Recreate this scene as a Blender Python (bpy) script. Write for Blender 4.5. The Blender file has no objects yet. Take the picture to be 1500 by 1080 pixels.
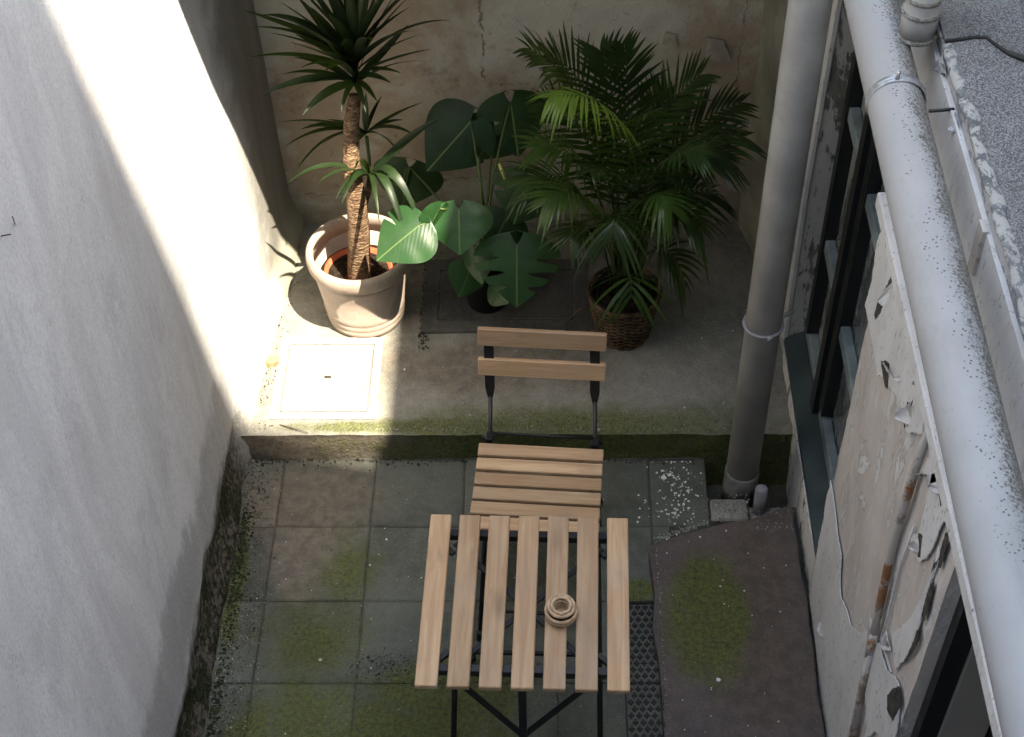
import bpy, bmesh, math, random
from math import radians, sin, cos, pi, atan2, sqrt
from mathutils import Vector, Matrix, noise
random.seed(7)
S = bpy.context.scene
COL = S.collection

# ------------------------------------------------------------------ camera, sky, sun, exposure
cd = bpy.data.cameras.new('camera'); cam = bpy.data.objects.new('camera', cd); COL.objects.link(cam)
cd.sensor_width = 36.0; cd.lens = 2219.5/1500*36; cd.clip_start = .05; cd.clip_end = 200
_r = Vector((0.9997,0.0133,-0.0207)); _u = -Vector((-0.004,-0.7397,-0.6729))
_b = _r.cross(_u).normalized(); _u = _b.cross(_r).normalized(); _r.normalize()
cam.matrix_world = Matrix(((_r.x,_u.x,_b.x,0),(_r.y,_u.y,_b.y,0),(_r.z,_u.z,_b.z,4.1),(0,0,0,1)))
S.camera = cam
SUN = Vector((.37,-.38,1)).normalized()          # towards the sun
EL = math.asin(SUN.z)
w = bpy.data.worlds.new('World'); S.world = w; w.use_nodes = True
nt = w.node_tree; nt.nodes.clear()
sky = nt.nodes.new('ShaderNodeTexSky'); sky.sky_type = 'NISHITA'; sky.sun_disc = False
sky.sun_elevation = EL; sky.sun_rotation = atan2(SUN.x, SUN.y)
bg = nt.nodes.new('ShaderNodeBackground'); bg.inputs[1].default_value = .15
wo = nt.nodes.new('ShaderNodeOutputWorld')
nt.links.new(sky.outputs[0], bg.inputs[0]); nt.links.new(bg.outputs[0], wo.inputs[0])
sd = bpy.data.lights.new('sun', 'SUN'); sd.energy = 2.0; sd.angle = radians(.55); sd.color = (1,.96,.9)
so = bpy.data.objects.new('sun', sd); COL.objects.link(so)
so.rotation_euler = SUN.to_track_quat('Z','Y').to_euler(); so.location = (2,-2,9)
vs = S.view_settings
vs.view_transform = 'Standard'; vs.look = 'None'; vs.gamma = 1; vs.exposure = 3.27
vs.use_white_balance = True; vs.white_balance_temperature = 7800; vs.white_balance_tint = 7

# ------------------------------------------------------------------ materials
class G:
    def __init__(s, name):
        s.m = bpy.data.materials.new(name); s.m.use_nodes = True; s.t = s.m.node_tree; s.t.nodes.clear()
        s._pos = None
    def n(s, ty, **kw):
        x = s.t.nodes.new(ty)
        for k, v in kw.items(): setattr(x, k, v)
        return x
    def lk(s, a, b):
        if a is None: return
        if hasattr(a, 'is_output') or isinstance(a, bpy.types.NodeSocket): s.t.links.new(a, b)
        else:
            if isinstance(a, tuple) and len(a) == 3 and b.type == 'RGBA': a = a + (1,)
            b.default_value = a
    def pos(s):
        if not s._pos: s._pos = s.n('ShaderNodeNewGeometry').outputs['Position']
        return s._pos
    def obj(s): return s.n('ShaderNodeTexCoord').outputs['Object']
    def uv(s): return s.n('ShaderNodeTexCoord').outputs['UV']
    def rnd(s): return s.n('ShaderNodeObjectInfo').outputs['Random']
    def sep(s, v):
        x = s.n('ShaderNodeSeparateXYZ'); s.lk(v, x.inputs[0]); return x.outputs
    def comb(s, a, b, c):
        x = s.n('ShaderNodeCombineXYZ')
        for i, k in enumerate((a,b,c)): s.lk(k, x.inputs[i])
        return x.outputs[0]
    def mp(s, v, scale=(1,1,1), loc=(0,0,0), rot=(0,0,0)):
        x = s.n('ShaderNodeMapping'); s.lk(v, x.inputs[0]); x.inputs['Scale'].default_value = scale
        x.inputs['Location'].default_value = loc; x.inputs['Rotation'].default_value = rot; return x.outputs[0]
    def noise(s, scale, detail=4, rough=.55, vec=None, dist=0):
        x = s.n('ShaderNodeTexNoise'); s.lk(vec if vec is not None else s.pos(), x.inputs['Vector'])
        x.inputs['Scale'].default_value = scale; x.inputs['Detail'].default_value = detail
        x.inputs['Roughness'].default_value = rough; x.inputs['Distortion'].default_value = dist
        return x.outputs[0]
    def vor(s, scale, feature='F1', vec=None, out='Distance', rand=1):
        x = s.n('ShaderNodeTexVoronoi', feature=feature); s.lk(vec if vec is not None else s.pos(), x.inputs['Vector'])
        x.inputs['Scale'].default_value = scale; x.inputs['Randomness'].default_value = rand
        return x.outputs[out]
    def ma(s, op, a, b=0, c=0, clamp=False):
        x = s.n('ShaderNodeMath', operation=op, use_clamp=clamp)
        s.lk(a, x.inputs[0]); s.lk(b, x.inputs[1])
        if op in ('MULTIPLY_ADD',): s.lk(c, x.inputs[2])
        return x.outputs[0]
    def mr(s, v, a, b, c=0, d=1, smooth=True):
        x = s.n('ShaderNodeMapRange', interpolation_type='SMOOTHSTEP' if smooth else 'LINEAR', clamp=True) if smooth else s.n('ShaderNodeMapRange', clamp=True)
        s.lk(v, x.inputs[0])
        for i, k in enumerate((a,b,c,d)): s.lk(k, x.inputs[i+1])
        return x.outputs[0]
    def mix(s, f, a, b, blend='MIX'):
        x = s.n('ShaderNodeMix', data_type='RGBA', blend_type=blend)
        s.lk(f, x.inputs[0]); s.lk(a, x.inputs[6]); s.lk(b, x.inputs[7]); return x.outputs[2]
    def mul(s, *a):
        r = a[0]
        for k in a[1:]: r = s.ma('MULTIPLY', r, k)
        return r
    def mx(s, *a):
        r = a[0]
        for k in a[1:]: r = s.ma('MAXIMUM', r, k)
        return r
    def blob(s, cx, cy, rx, ry, amt=.9, sc=9, axes='XY', soft=(1.15,.45)):
        p = s.sep(s.pos()); a, b = p[axes[0]], p[axes[1]]
        u = s.ma('DIVIDE', s.ma('SUBTRACT', a, cx), rx); v = s.ma('DIVIDE', s.ma('SUBTRACT', b, cy), ry)
        e = s.ma('SQRT', s.ma('ADD', s.ma('POWER', s.ma('ABSOLUTE', u), 2), s.ma('POWER', s.ma('ABSOLUTE', v), 2)))
        e = s.ma('ADD', e, s.ma('MULTIPLY', s.ma('SUBTRACT', s.noise(sc, 6, .65), .5), amt*2))
        return s.mr(e, soft[0], soft[1])
    def out(s, color, rough=.8, bumps=(), spec=.4, metal=0, trans=0, coat=0, alpha=None):
        b = s.n('ShaderNodeBsdfPrincipled'); o = s.n('ShaderNodeOutputMaterial')
        s.lk(color, b.inputs['Base Color']); s.lk(rough, b.inputs['Roughness']); s.lk(spec, b.inputs['Specular IOR Level'])
        s.lk(metal, b.inputs['Metallic']); s.lk(coat, b.inputs['Coat Weight'])
        if trans: b.inputs['Transmission Weight'].default_value = trans
        prev = None
        for h, strength, dist in bumps:
            k = s.n('ShaderNodeBump'); s.lk(h, k.inputs['Height']); k.inputs['Strength'].default_value = strength
            k.inputs['Distance'].default_value = dist
            if prev is not None: s.lk(prev, k.inputs['Normal'])
            prev = k.outputs[0]
        if prev is not None: s.lk(prev, b.inputs['Normal'])
        s.t.links.new(b.outputs[0], o.inputs[0]); s.b = b; s.o = o
        return s.m

def m_plain(name, c, rough=.7, var=.15, sc=20, bump=.15, spec=.4, metal=0, coat=0):
    g = G(name); n = g.noise(sc, 5, .6)
    c2 = tuple(max(0, x*(1-var*1.6)) for x in c); c3 = tuple(min(1, x*(1+var)) for x in c)
    return g.out(g.mix(g.mr(n,.3,.7), c2, c3), g.mr(n,.3,.7,rough*.85,min(1,rough*1.1)), [(g.noise(sc*8,3),bump,.002)], spec, metal, coat=coat)

# rendered wall on the left
g = G('painted_render'); p = g.sep(g.pos())
streak = g.noise(3.2, 7, .62, g.mp(g.pos(), (1,1.6,.28), rot=(.12,0,0)), .6)
streak2 = g.noise(14, 6, .6, g.mp(g.pos(), (1,1.2,.12), rot=(.18,0,0)), .3)
fine = g.noise(95, 4, .6); pores = g.vor(160)
col = g.mix(g.mr(streak,.36,.66), (.66,.66,.67), (.80,.80,.805))
col = g.mix(g.mul(g.mr(streak2,.45,.75),.30), col, (.82,.81,.83))
col = g.mix(g.mul(g.mr(g.noise(42,6,.75),.50,.66),.28), col, (.50,.49,.50))
col = g.mix(g.mul(g.mr(g.noise(5,7,.7,g.mp(g.pos(),(1,1,.6),(0,3,8))),.55,.66),.35), col, (.50,.49,.515))
col = g.mix(g.mul(g.mr(g.noise(2.2,5,.6),.52,.72),.5), col, (.66,.62,.60))
col = g.mix(g.mul(g.mr(pores,.20,.05),.45), col, (.38,.37,.37))
col = g.mix(g.mul(g.mr(g.noise(120,5,.8),.46,.60),.30), col, (.42,.41,.41))
col = g.mix(g.mul(g.mr(g.noise(11,8,.75,g.mp(g.pos(),(1,1,.5),(7,2,0))),.56,.62),.18), col, (.90,.90,.90))
hz = g.ma('ADD', p['Z'], g.ma('MULTIPLY', g.ma('SUBTRACT', g.noise(3.4,6,.7,g.mp(g.pos(),(1,1,.5))), .5), .62))
damp = g.mul(g.mr(hz, .60, .50), g.mr(g.noise(7,6,.7,g.mp(g.pos(),(1,1,.35),(0,5,0))),.25,.5,.5,1)); hz2 = g.ma('ADD', p['Z'], g.ma('MULTIPLY', g.ma('SUBTRACT', g.noise(6,6,.7), .5), .26))
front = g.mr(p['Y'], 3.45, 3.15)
darkening = g.mul(g.mr(g.ma('ADD',p['Y'],g.ma('MULTIPLY',g.ma('SUBTRACT',g.noise(2.6,6,.7),.5),.5)),3.72,4.02),.9)  # wall colour gets darker towards the back corner
col = g.mix(darkening, col, g.mix(g.mr(streak,.35,.65),(.175,.165,.14),(.25,.235,.205)))
col = g.mix(g.mul(damp,.62,front), col, g.mix(g.mr(fine,.35,.65), (.26,.25,.255), (.40,.385,.38)))
yel = g.mul(g.mr(hz2,.36,.10), g.mr(p['Y'],3.2,3.5))
col = g.mix(g.mul(yel,.6), col, (.52,.50,.36))
low = g.mul(g.mr(hz2,.32,.2), front)
dirt = g.mix(g.mr(g.noise(46,6,.7),.42,.58), (.040,.038,.026), (.27,.24,.19))
dirt = g.mix(g.mul(g.mr(g.noise(8,6,.7,g.mp(g.pos(),(1,1,.8),(3,1,0))),.44,.56), g.mr(p['Y'],3.3,3.0)), dirt, g.mix(g.mr(g.noise(80,4,.7),.4,.6),(.014,.017,.008),(.062,.078,.024)))
col = g.mix(low, col, dirt)
crk = g.vor(1.1,'DISTANCE_TO_EDGE',g.mp(g.pos(),(1,1,.7)) )
crk = g.vor(.9,'DISTANCE_TO_EDGE',g.comb(g.ma('ADD',p['X'],g.ma('MULTIPLY',g.noise(5,6,.8),.30)),g.ma('ADD',p['Y'],g.ma('MULTIPLY',g.noise(4,6,.8),.34)),g.ma('ADD',p['Z'],g.ma('MULTIPLY',g.noise(4.5,6,.8),.3))))
crm = g.mul(g.mr(crk,.0022,.0004), g.mr(g.noise(1.3,3),.5,.6))
col = g.mix(g.mul(crm,.55), col, (.25,.24,.24))
rel = g.ma('ADD', g.ma('MULTIPLY', streak, 1.0), g.ma('MULTIPLY', g.noise(26,6,.62), .35))
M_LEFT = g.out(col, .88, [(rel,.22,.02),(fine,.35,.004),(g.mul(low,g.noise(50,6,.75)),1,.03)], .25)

# old plaster of the back wall
g = G('old_plaster'); p = g.sep(g.pos())
n1 = g.noise(1.9, 7, .62, None, .5); n2 = g.noise(5.5, 7, .68, g.mp(g.pos(),(1,1,1.3),(4,0,2))); n3 = g.noise(38,5,.65)
col = g.mix(g.mr(n1,.42,.58), (.47,.445,.385), (.36,.29,.22))
col = g.mix(g.mul(g.mr(n2,.50,.66),.75), col, (.46,.45,.41))
col = g.mix(g.mul(g.mr(g.noise(3.1,6,.7,g.mp(g.pos(),(1,1,1),(9,0,5))),.56,.68),.7), col, (.19,.13,.09))
col = g.mix(g.mul(g.mr(n3,.60,.72),.5), col, (.10,.08,.06))
def seg(axis, c, lo, hi, w):
    along = 'Z' if axis == 'X' else 'X'
    d = g.ma('ABSOLUTE', g.ma('ADD', g.ma('SUBTRACT', p[axis], c), g.ma('MULTIPLY', g.ma('SUBTRACT', g.noise(14,7,.75),.5), .085)))
    m = g.mul(g.mr(d, w, w*.25), g.mr(p[along], lo, lo+.04), g.mr(p[along], hi, hi-.04))
    return g.mul(m, g.mr(g.noise(22,4,.6,g.mp(g.pos(),(1,1,1),(2,7,3))),.40,.5))
cr = g.mx(seg('X',-.225,.80,1.6,.006), seg('Z',.80,-.22,.1,.0025), seg('Z',.36,-.6,.3,.0035), seg('Z',.28,-.95,-.6,.004), seg('X',.67,.5,1.6,.003), seg('Z',.62,-.9,-.65,.003))
col = g.mix(g.mul(cr,.8), col, (.10,.08,.06))
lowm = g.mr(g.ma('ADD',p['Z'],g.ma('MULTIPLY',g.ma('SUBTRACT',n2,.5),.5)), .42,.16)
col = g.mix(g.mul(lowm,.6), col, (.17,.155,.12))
M_BACK = g.out(col, .92, [(n2,.7,.02),(n3,.5,.008),(cr,-1.0,.01),(g.vor(11),.25,.01)], .2)

# concrete of the raised platform
def concrete(name, base, dark, *, brc=(.20,.165,.13), moss=(), brown=(), scale=1, wear=.5, spec=.3, extra=None, rough=.85, gr=None):
    g = G(name); r = g.rnd()
    n1 = g.noise(3*scale,7,.62,None,.3); n2 = g.noise(24*scale,6,.65); n3 = g.noise(130,4,.6)
    col = g.mix(g.mr(n1,.32,.68), dark, base)
    col = g.mix(g.mul(g.mr(n2,.40,.66),.35), col, tuple(min(1,x*1.35) for x in base))
    col = g.mix(g.mul(g.mr(n3,.60,.74),.45), col, tuple(x*.35 for x in dark))
    col = g.mix(g.mul(g.mr(g.vor(70),.11,.05), g.mr(g.noise(9,3),.5,.62),.7), col, (.55,.53,.5))
    for b in brown:
        col = g.mix(g.mul(g.blob(*b), .8), col, g.mix(g.mr(n2,.35,.65),tuple(x*.62 for x in brc),brc))
    ms = None
    for b in moss:
        k = g.blob(*b); ms = k if ms is None else g.mx(ms, k)
    if ms is not None:
        fn = g.noise(70,7,.8); cl = g.vor(120)
        e_ = g.ma('ADD', ms, g.ma('MULTIPLY', g.ma('SUBTRACT', g.ma('ADD',g.ma('MULTIPLY',fn,.6),g.ma('MULTIPLY',g.noise(16,6,.75),.4)), .5), 3.2))
        mm = g.mx(g.mul(g.mr(e_,.70,1.15),g.mr(ms,0,.35),.85), g.mul(ms,g.mr(g.noise(30,6,.75),.33,.58,.62,.95))); mossh = g.mul(mm, g.ma('SUBTRACT',1.2,cl))
        col = g.mix(g.mul(mm,.95), col, g.mix(g.mr(fn,.36,.60),(.040,.052,.010),(.125,.145,.028)))
    col = g.mix(g.mul(g.mr(g.noise(210,4,.8),.50,.62),.35), col, tuple(x*.45 for x in dark))
    col = g.mix(g.mul(g.mr(g.noise(170,4,.8,g.mp(g.pos(),(1,1,1),(5,5,5))),.54,.64),.30), col, tuple(min(1,x*1.9) for x in base))
    v = g.mr(r,0,1,.86,1.12,False)
    col = g.mix(1, col, g.comb(v,v,v), 'MULTIPLY')
    return g.out(col, rough, [(n1,.3,.02),(n2,.45,.008),(n3,.6,.004)]+([(mossh,.8,.008)] if ms is not None else []), spec)
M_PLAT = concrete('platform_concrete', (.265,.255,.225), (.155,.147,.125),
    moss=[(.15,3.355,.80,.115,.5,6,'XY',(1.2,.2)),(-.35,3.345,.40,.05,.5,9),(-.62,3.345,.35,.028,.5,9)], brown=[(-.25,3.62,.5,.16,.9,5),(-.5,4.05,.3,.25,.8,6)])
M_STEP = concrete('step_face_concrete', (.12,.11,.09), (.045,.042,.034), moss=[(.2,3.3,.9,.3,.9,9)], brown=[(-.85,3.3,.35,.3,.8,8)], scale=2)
SLM = [(-.75,2.57,.21,.19,.55,6,'XY',(1.2,.1)),(-.74,2.28,.26,.20,.9,6,'XY',(1.2,.1)),(-.66,2.86,.12,.16,.9,6,'XY',(1.25,.0)),(-1.02,2.78,.04,.3,.9,9),(-.3,2.4,.3,.15,.8,9),(-.9,2.2,.12,.2,.8,9),(.29,2.76,.07,.05,.8,9),(-.45,2.25,.4,.12,.8,7)]
M_SLAB = concrete('grey_green_slab', (.110,.117,.098), (.062,.068,.055), moss=SLM, brown=[(-.82,3.12,.30,.22,.55,8),(-.80,2.88,.16,.18,.7,9)], spec=.35, rough=.72)
M_GROUND = concrete('grit_bed', (.072,.070,.058), (.035,.034,.028), scale=3)
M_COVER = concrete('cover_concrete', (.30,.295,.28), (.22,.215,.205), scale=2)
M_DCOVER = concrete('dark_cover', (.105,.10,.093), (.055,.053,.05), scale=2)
M_BLOCK = concrete('pale_block', (.30,.29,.26), (.12,.115,.10), scale=4)
M_RAMP = concrete('purple_brown_slab', (.112,.090,.082), (.072,.058,.054), moss=[(.49,2.63,.14,.24,.5,7,'XY',(1.2,.65))], brown=[(.64,2.62,.20,.50,.5,5,'XY',(1.3,.2))], spec=.3, rough=.8, brc=(.120,.090,.068))
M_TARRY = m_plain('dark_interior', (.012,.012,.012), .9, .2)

# peeling walls
def peel(name, paint, under, scale=5, cov=.5, stretch=(1,1,.35), dirtc=(.05,.048,.04), dirt=.5, zlow=None):
    g = G(name); p = g.sep(g.pos())
    n = g.noise(scale,8,.72,g.mp(g.pos(),stretch),.4); n2 = g.noise(30,6,.7,g.mp(g.pos(),(1,1,.5)))
    e = g.ma('ADD', n, g.ma('MULTIPLY', g.ma('SUBTRACT', n2,.5), .14))
    m = g.mr(e, cov-.008, cov+.008, smooth=False)
    pc = g.mix(g.mr(g.noise(4,6,.6),.3,.7), paint, tuple(x*.86 for x in paint))
    uc = g.mix(g.mr(n2,.35,.65), under, tuple(x*.55 for x in under))
    col = g.mix(m, pc, uc)
    d = g.mul(g.mr(g.noise(60,5,.75,g.mp(g.pos(),(1,1,.3))),.58,.70), dirt)
    col = g.mix(d, col, dirtc)
    return g.out(col, .85, [(m,-.9,.006),(n2,.5,.006),(g.noise(90,4,.6),.3,.002)], .25)
M_PIER = G('pink_plaster'); g = M_PIER
n = g.noise(5,7,.65,g.mp(g.pos(),(1,1,.45)),.5); n2 = g.noise(34,6,.7,g.mp(g.pos(),(1,1,.25)))
col = g.mix(g.mr(n,.35,.65),(.58,.54,.51),(.50,.445,.415))
col = g.mix(g.mul(g.mr(n2,.50,.66),.55),col,(.68,.665,.65))
col = g.mix(g.mul(g.mr(g.noise(70,5,.75,g.mp(g.pos(),(1,1,.35))),.63,.71),.6),col,(.20,.185,.17))
isl = g.mr(g.noise(6.5,8,.78,g.mp(g.pos(),(1,1,.4),(6,1,3)),.5),.565,.572,smooth=False)
col = g.mix(isl, col, g.mix(g.mr(n2,.4,.6),(.68,.675,.67),(.58,.575,.57)))
rim = g.mul(g.mr(g.noise(6.5,8,.78,g.mp(g.pos(),(1,1,.4),(6,1,3)),.5),.553,.565,smooth=False),g.ma('SUBTRACT',1,isl))
col = g.mix(g.mul(rim,.5),col,(.24,.22,.19))
M_PIER = g.out(col,.88,[(n,.4,.02),(n2,.5,.006),(isl,.8,.005)],.25)
g = G('flaking_lilac_paint')
n = g.noise(6,7,.65,g.mp(g.pos(),(1,1,.5)),.4); n2 = g.noise(75,5,.78,g.mp(g.pos(),(1,1,.4)))
col = g.mix(g.mr(n,.35,.65),(.68,.68,.685),(.58,.58,.585))
col = g.mix(g.mul(g.mr(n2,.60,.64),.8),col,(.17,.16,.145))
col = g.mix(g.mul(g.mr(g.noise(28,7,.8,g.mp(g.pos(),(1,1,.3),(5,0,0))),.58,.64),.6),col,(.36,.335,.31))
col = g.mix(g.mul(g.mr(g.noise(11,6,.7),.60,.68),.35),col,(.50,.47,.43))
M_LILAC = g.out(col,.8,[(n,.5,.02),(n2,-.4,.004)],.3)
M_MOSSY = peel('mossy_flaking_wall', (.50,.49,.46), (.20,.195,.17), 9, .53, (1,1,.22), dirt=.9)
M_STRIP = peel('weathered_white_wall', (.62,.61,.58), (.26,.25,.22), 9, .58, (1,1,.2), dirt=.8)
M_GAPSHADE = m_plain('painted_gap_shade', (.06,.057,.05), .95, .5, 40, .9)
M_SIDE = m_plain('dull_green_plaster', (.32,.31,.25), .9, .2, 5)
M_FASCIA = peel('blue_grey_fascia', (.50,.51,.53), (.34,.36,.40), 9, .52, (1,.6,1), dirt=.8)
M_TEAL = m_plain('teal_paint', (.040,.058,.062), .5, .2, 8, .1)
M_TEALP = m_plain('pale_teal_paint', (.19,.235,.245), .55, .2, 14, .15)
M_BLACKF = m_plain('black_frame', (.012,.015,.016), .5, .2)
M_CONC_B = m_plain('building_plaster', (.50,.48,.45), .9, .1, 2)
M_REDB = m_plain('rough_soffit', (.30,.29,.27), .9, .1, 3)
g = G('dusty_reflecting_glass'); n = g.noise(7,6,.7,g.mp(g.pos(),(1,1,.25)),.6)
M_GLASS = g.out(g.mix(g.mr(n,.42,.66),(.14,.15,.15),(.33,.335,.32)), g.mr(n,.4,.7,.10,.5), [(g.noise(3,2),.05,.02)], .6)  # smudges, plus grey reflections of the yard put into the base colour

# roof felt
g = G('mineral_roof_felt')
v = g.vor(380,out='Color'); vv = g.sep(v)['X'] if False else g.n('ShaderNodeRGBToBW')
g.lk(v, vv.inputs[0]); s_ = g.mr(vv.outputs[0],.30,.80)
col = g.mix(s_, (.095,.095,.095), (.265,.265,.262))
col = g.mix(g.mul(g.mr(g.noise(2.5,5,.6),.4,.7),.45), col, (.15,.148,.145))
M_FELT = g.out(col,.9,[(vv.outputs[0],.8,.003),(g.noise(3,4),.3,.02)],.2)
M_BITUMEN = m_plain('bitumen', (.018,.017,.016), .6, .3, 30, .6)
M_MORTAR = peel('pale_mortar_edge', (.36,.355,.335), (.19,.20,.205), 34, .50, (1,.6,1), dirt=.9)

# pipes
g = G('speckled_white_pvc'); p = g.sep(g.pos())
side = g.mr(p['X'],.725,.800)                      # grime grows on the side turned to the roof
sp = g.vor(75); spn = g.noise(5,5,.6)
m = g.mul(g.mr(g.noise(150,3,.75),.50,.55), g.mr(g.ma('ADD',g.ma('MULTIPLY',side,.62),g.ma('MULTIPLY',spn,.8)),.55,.85))
m2 = g.mul(g.mr(g.noise(70,6,.75),.585,.615), g.mr(g.ma('ADD',g.ma('MULTIPLY',side,.42),spn),.50,.72))
col = g.mix(g.mr(g.noise(3,4),.3,.7),(.37,.37,.37),(.31,.31,.31))
col = g.mix(g.mul(g.mr(g.ma('ADD',side,g.ma('MULTIPLY',g.ma('SUBTRACT',spn,.5),1.6)),.55,1.05),.75),col,(.17,.16,.13))
col = g.mix(g.mul(g.mr(g.noise(9,7,.7,g.mp(g.pos(),(2,.5,1))),.5,.7),.35),col,(.25,.24,.22))
dots = g.mul(g.mr(g.vor(105),.26,.20), g.mr(g.ma('ADD',g.ma('MULTIPLY',g.mr(p['X'],.685,.79),.35),g.noise(9,5,.7,g.mp(g.pos(),(1,.6,1),(2,2,2)))),.62,.72))
col = g.mix(g.mul(g.mx(m,m2),.85),col,(.07,.063,.05)); col = g.mix(g.mul(dots,.85),col,(.06,.055,.045))
M_PVC = g.out(col,.62,[(m,.3,.001)],.35)
M_GREYP = m_plain('grey_pvc', (.33,.325,.315), .55, .12, 6, .1)
M_GALV = m_plain('galvanised_steel', (.42,.44,.46), .45, .25, 40, .2, metal=.6)
g = G('rusty_conduit'); n = g.noise(9,6,.7,g.mp(g.pos(),(1,1,.5)))
col = g.mix(g.mr(n,.56,.62),(.50,.47,.44),(.24,.19,.15)); col = g.mix(g.mr(g.noise(5,6,.8,g.mp(g.pos(),(1,1,1),(3,3,1.4))),.50,.58),col,(.28,.12,.05))
M_RUST = g.out(col,.8,[(n,.6,.004)],.3)
M_STUB2 = m_plain('grimy_grey_pvc', (.17,.165,.155), .7, .3, 14)
M_STUB = m_plain('lilac_grey_stub', (.26,.25,.27), .6, .1)

# timber of the table and chair
g = G('oiled_acacia'); o = g.uv(); r = g.rnd(); q = g.sep(o)
vec = g.comb(g.ma('ADD',q['X'],g.ma('MULTIPLY',r,37)), g.ma('ADD',q['Y'],g.ma('MULTIPLY',r,13)), g.ma('MULTIPLY',r,5))
grain = g.noise(26,7,.62,g.mp(vec,(.12,2.4,1)),.9); big = g.noise(6,4,.55,g.mp(vec,(.35,2.2,1)),1.3)
gf = g.noise(160,4,.6,g.mp(vec,(.06,2,1)))
col = g.mix(g.mr(grain,.30,.70),(.375,.235,.14),(.52,.36,.225))
col = g.mix(g.mul(g.mr(big,.47,.66),.6),col,(.39,.235,.125))
col = g.mix(g.mul(g.mr(big,.42,.30),.5),col,(.60,.445,.285))
kn = g.vor(3.4,vec=g.mp(vec,(.8,2.6,1)))
col = g.mix(g.mul(g.mr(kn,.20,.02),.6),col,(.16,.095,.055))
col = g.mix(g.mul(g.mr(g.noise(9,6,.7,g.mp(vec,(.8,1.6,1),(3,0,1))),.56,.70),.45),col,(.27,.19,.13))
col = g.mix(g.mul(g.mr(g.noise(4,5,.6,g.mp(vec,(1,1.2,1),(8,2,1))),.45,.75),.35),col,(.36,.315,.26))
col = g.mix(g.mul(g.mr(gf,.55,.75),.25),col,(.27,.16,.085))
v = g.mr(r,0,1,.74,1.1,False); col = g.mix(1,col,g.comb(v,g.ma('MULTIPLY',v,.985),g.ma('MULTIPLY',v,.95)),'MULTIPLY')
M_WOOD = g.out(col,.5,[(grain,.12,.002),(gf,.15,.0006)],.35)
M_STEEL = m_plain('black_powder_coat', (.012,.012,.013), .45, .3, 30, .1)
M_CAP = m_plain('black_plastic', (.01,.01,.01), .5, .1)
M_SCREW = m_plain('screw_steel', (.5,.5,.5), .35, .1, metal=.9)

# pots and plants
g = G('pale_terracotta'); n = g.noise(7,6,.62,None,.5); n2 = g.noise(60,5,.6)
col = g.mix(g.mr(n,.34,.66),(.31,.24,.195),(.39,.325,.275)); col = g.mix(g.mul(g.mr(n2,.5,.7),.25),col,(.47,.41,.365))
M_TERRA = g.out(col,.85,[(n,.15,.01),(n2,.3,.002)],.25)
M_ORANGE = m_plain('orange_plastic', (.42,.10,.045), .6, .1)
M_BLKPOT = m_plain('black_plastic_pot', (.008,.008,.008), .5, .2)
g = G('potting_soil'); M_SOIL = g.out(g.mix(g.mr(g.noise(60,6,.7),.4,.6),(.012,.009,.007),(.05,.036,.026)),.95,[(g.noise(60,6,.8),1,.02)],.1)
g = G('cane_bark'); p = g.sep(g.pos())
ring = g.noise(30,5,.7,g.mp(g.pos(),(.8,.8,2.6))); dia = g.vor(52,'DISTANCE_TO_EDGE',g.mp(g.pos(),(.7,.7,2.2)))
col = g.mix(g.mr(ring,.36,.62),(.11,.062,.036),(.30,.195,.12)); col = g.mix(g.mr(dia,.09,.02,0,.8),col,(.05,.028,.018))
M_BARK = g.out(col,.85,[(dia,.9,.01),(ring,.8,.008)],.2)
def leafmat(name, c1, c2, rough=.35, vein=None, trans=.25, tint=(.12,.22,.02)):
    g = G(name); r = g.rnd(); n = g.noise(9,5,.6)
    col = g.mix(g.mr(n,.3,.7), c1, c2); bumps = [(g.noise(40,4),.1,.003)]
    if vein:
        q = g.sep(g.uv()); av = g.ma('ABSOLUTE', g.ma('SUBTRACT', q['Y'], .5))
        lat = g.ma('SINE', g.ma('MULTIPLY', g.ma('SUBTRACT', q['X'], g.ma('MULTIPLY', av, vein[1])), vein[0]))
        lm = g.mr(lat,.965,1.0); mid = g.mr(av,.014,.004)
        col = g.mix(g.mul(lm,.10), col, tuple(min(1,x*2.1) for x in c2)); col = g.mix(g.mul(mid,.8), col, (.16,.24,.07))
        bumps.append((lat,.05,.003))
    v = g.mr(r,0,1,.75,1.2,False); col = g.mix(1,col,g.comb(v,v,v),'MULTIPLY')
    m = g.out(col, rough, bumps, .3)
    t = g.n('ShaderNodeBsdfTranslucent'); g.lk(tint, t.inputs[0]); a = g.n('ShaderNodeMixShader'); a.inputs[0].default_value = trans
    g.t.links.new(g.b.outputs[0], a.inputs[1]); g.t.links.new(t.outputs[0], a.inputs[2]); g.t.links.new(a.outputs[0], g.o.inputs[0])
    return m
M_YUC = leafmat('yucca_leaf', (.008,.017,.007), (.020,.040,.014), .42, trans=.15)
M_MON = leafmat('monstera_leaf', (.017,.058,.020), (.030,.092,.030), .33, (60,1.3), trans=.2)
M_PALM = leafmat('palm_leaf', (.011,.028,.008), (.030,.060,.016), .30, trans=.15)
M_PALMM = leafmat('mid_palm_leaf', (.022,.050,.011), (.046,.092,.020), .28, trans=.2)
M_PALMY = leafmat('pale_palm_leaf', (.075,.15,.020), (.125,.22,.038), .35, trans=.3, tint=(.2,.34,.03))  # paler, yellower green than the other fronds
M_MOND = leafmat('shaded_monstera_leaf', (.008,.024,.010), (.015,.045,.016), .42, (60,1.3), trans=.15)  # darker copy for the rear and upper leaves, their shade put into the colour
M_STEM = m_plain('green_stem', (.055,.085,.022), .5, .25, 20)
M_YSTEM = m_plain('yellowing_stem', (.36,.38,.10), .5, .15, 20)
g = G('dark_wicker'); n = g.noise(30,5,.6)
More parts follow.
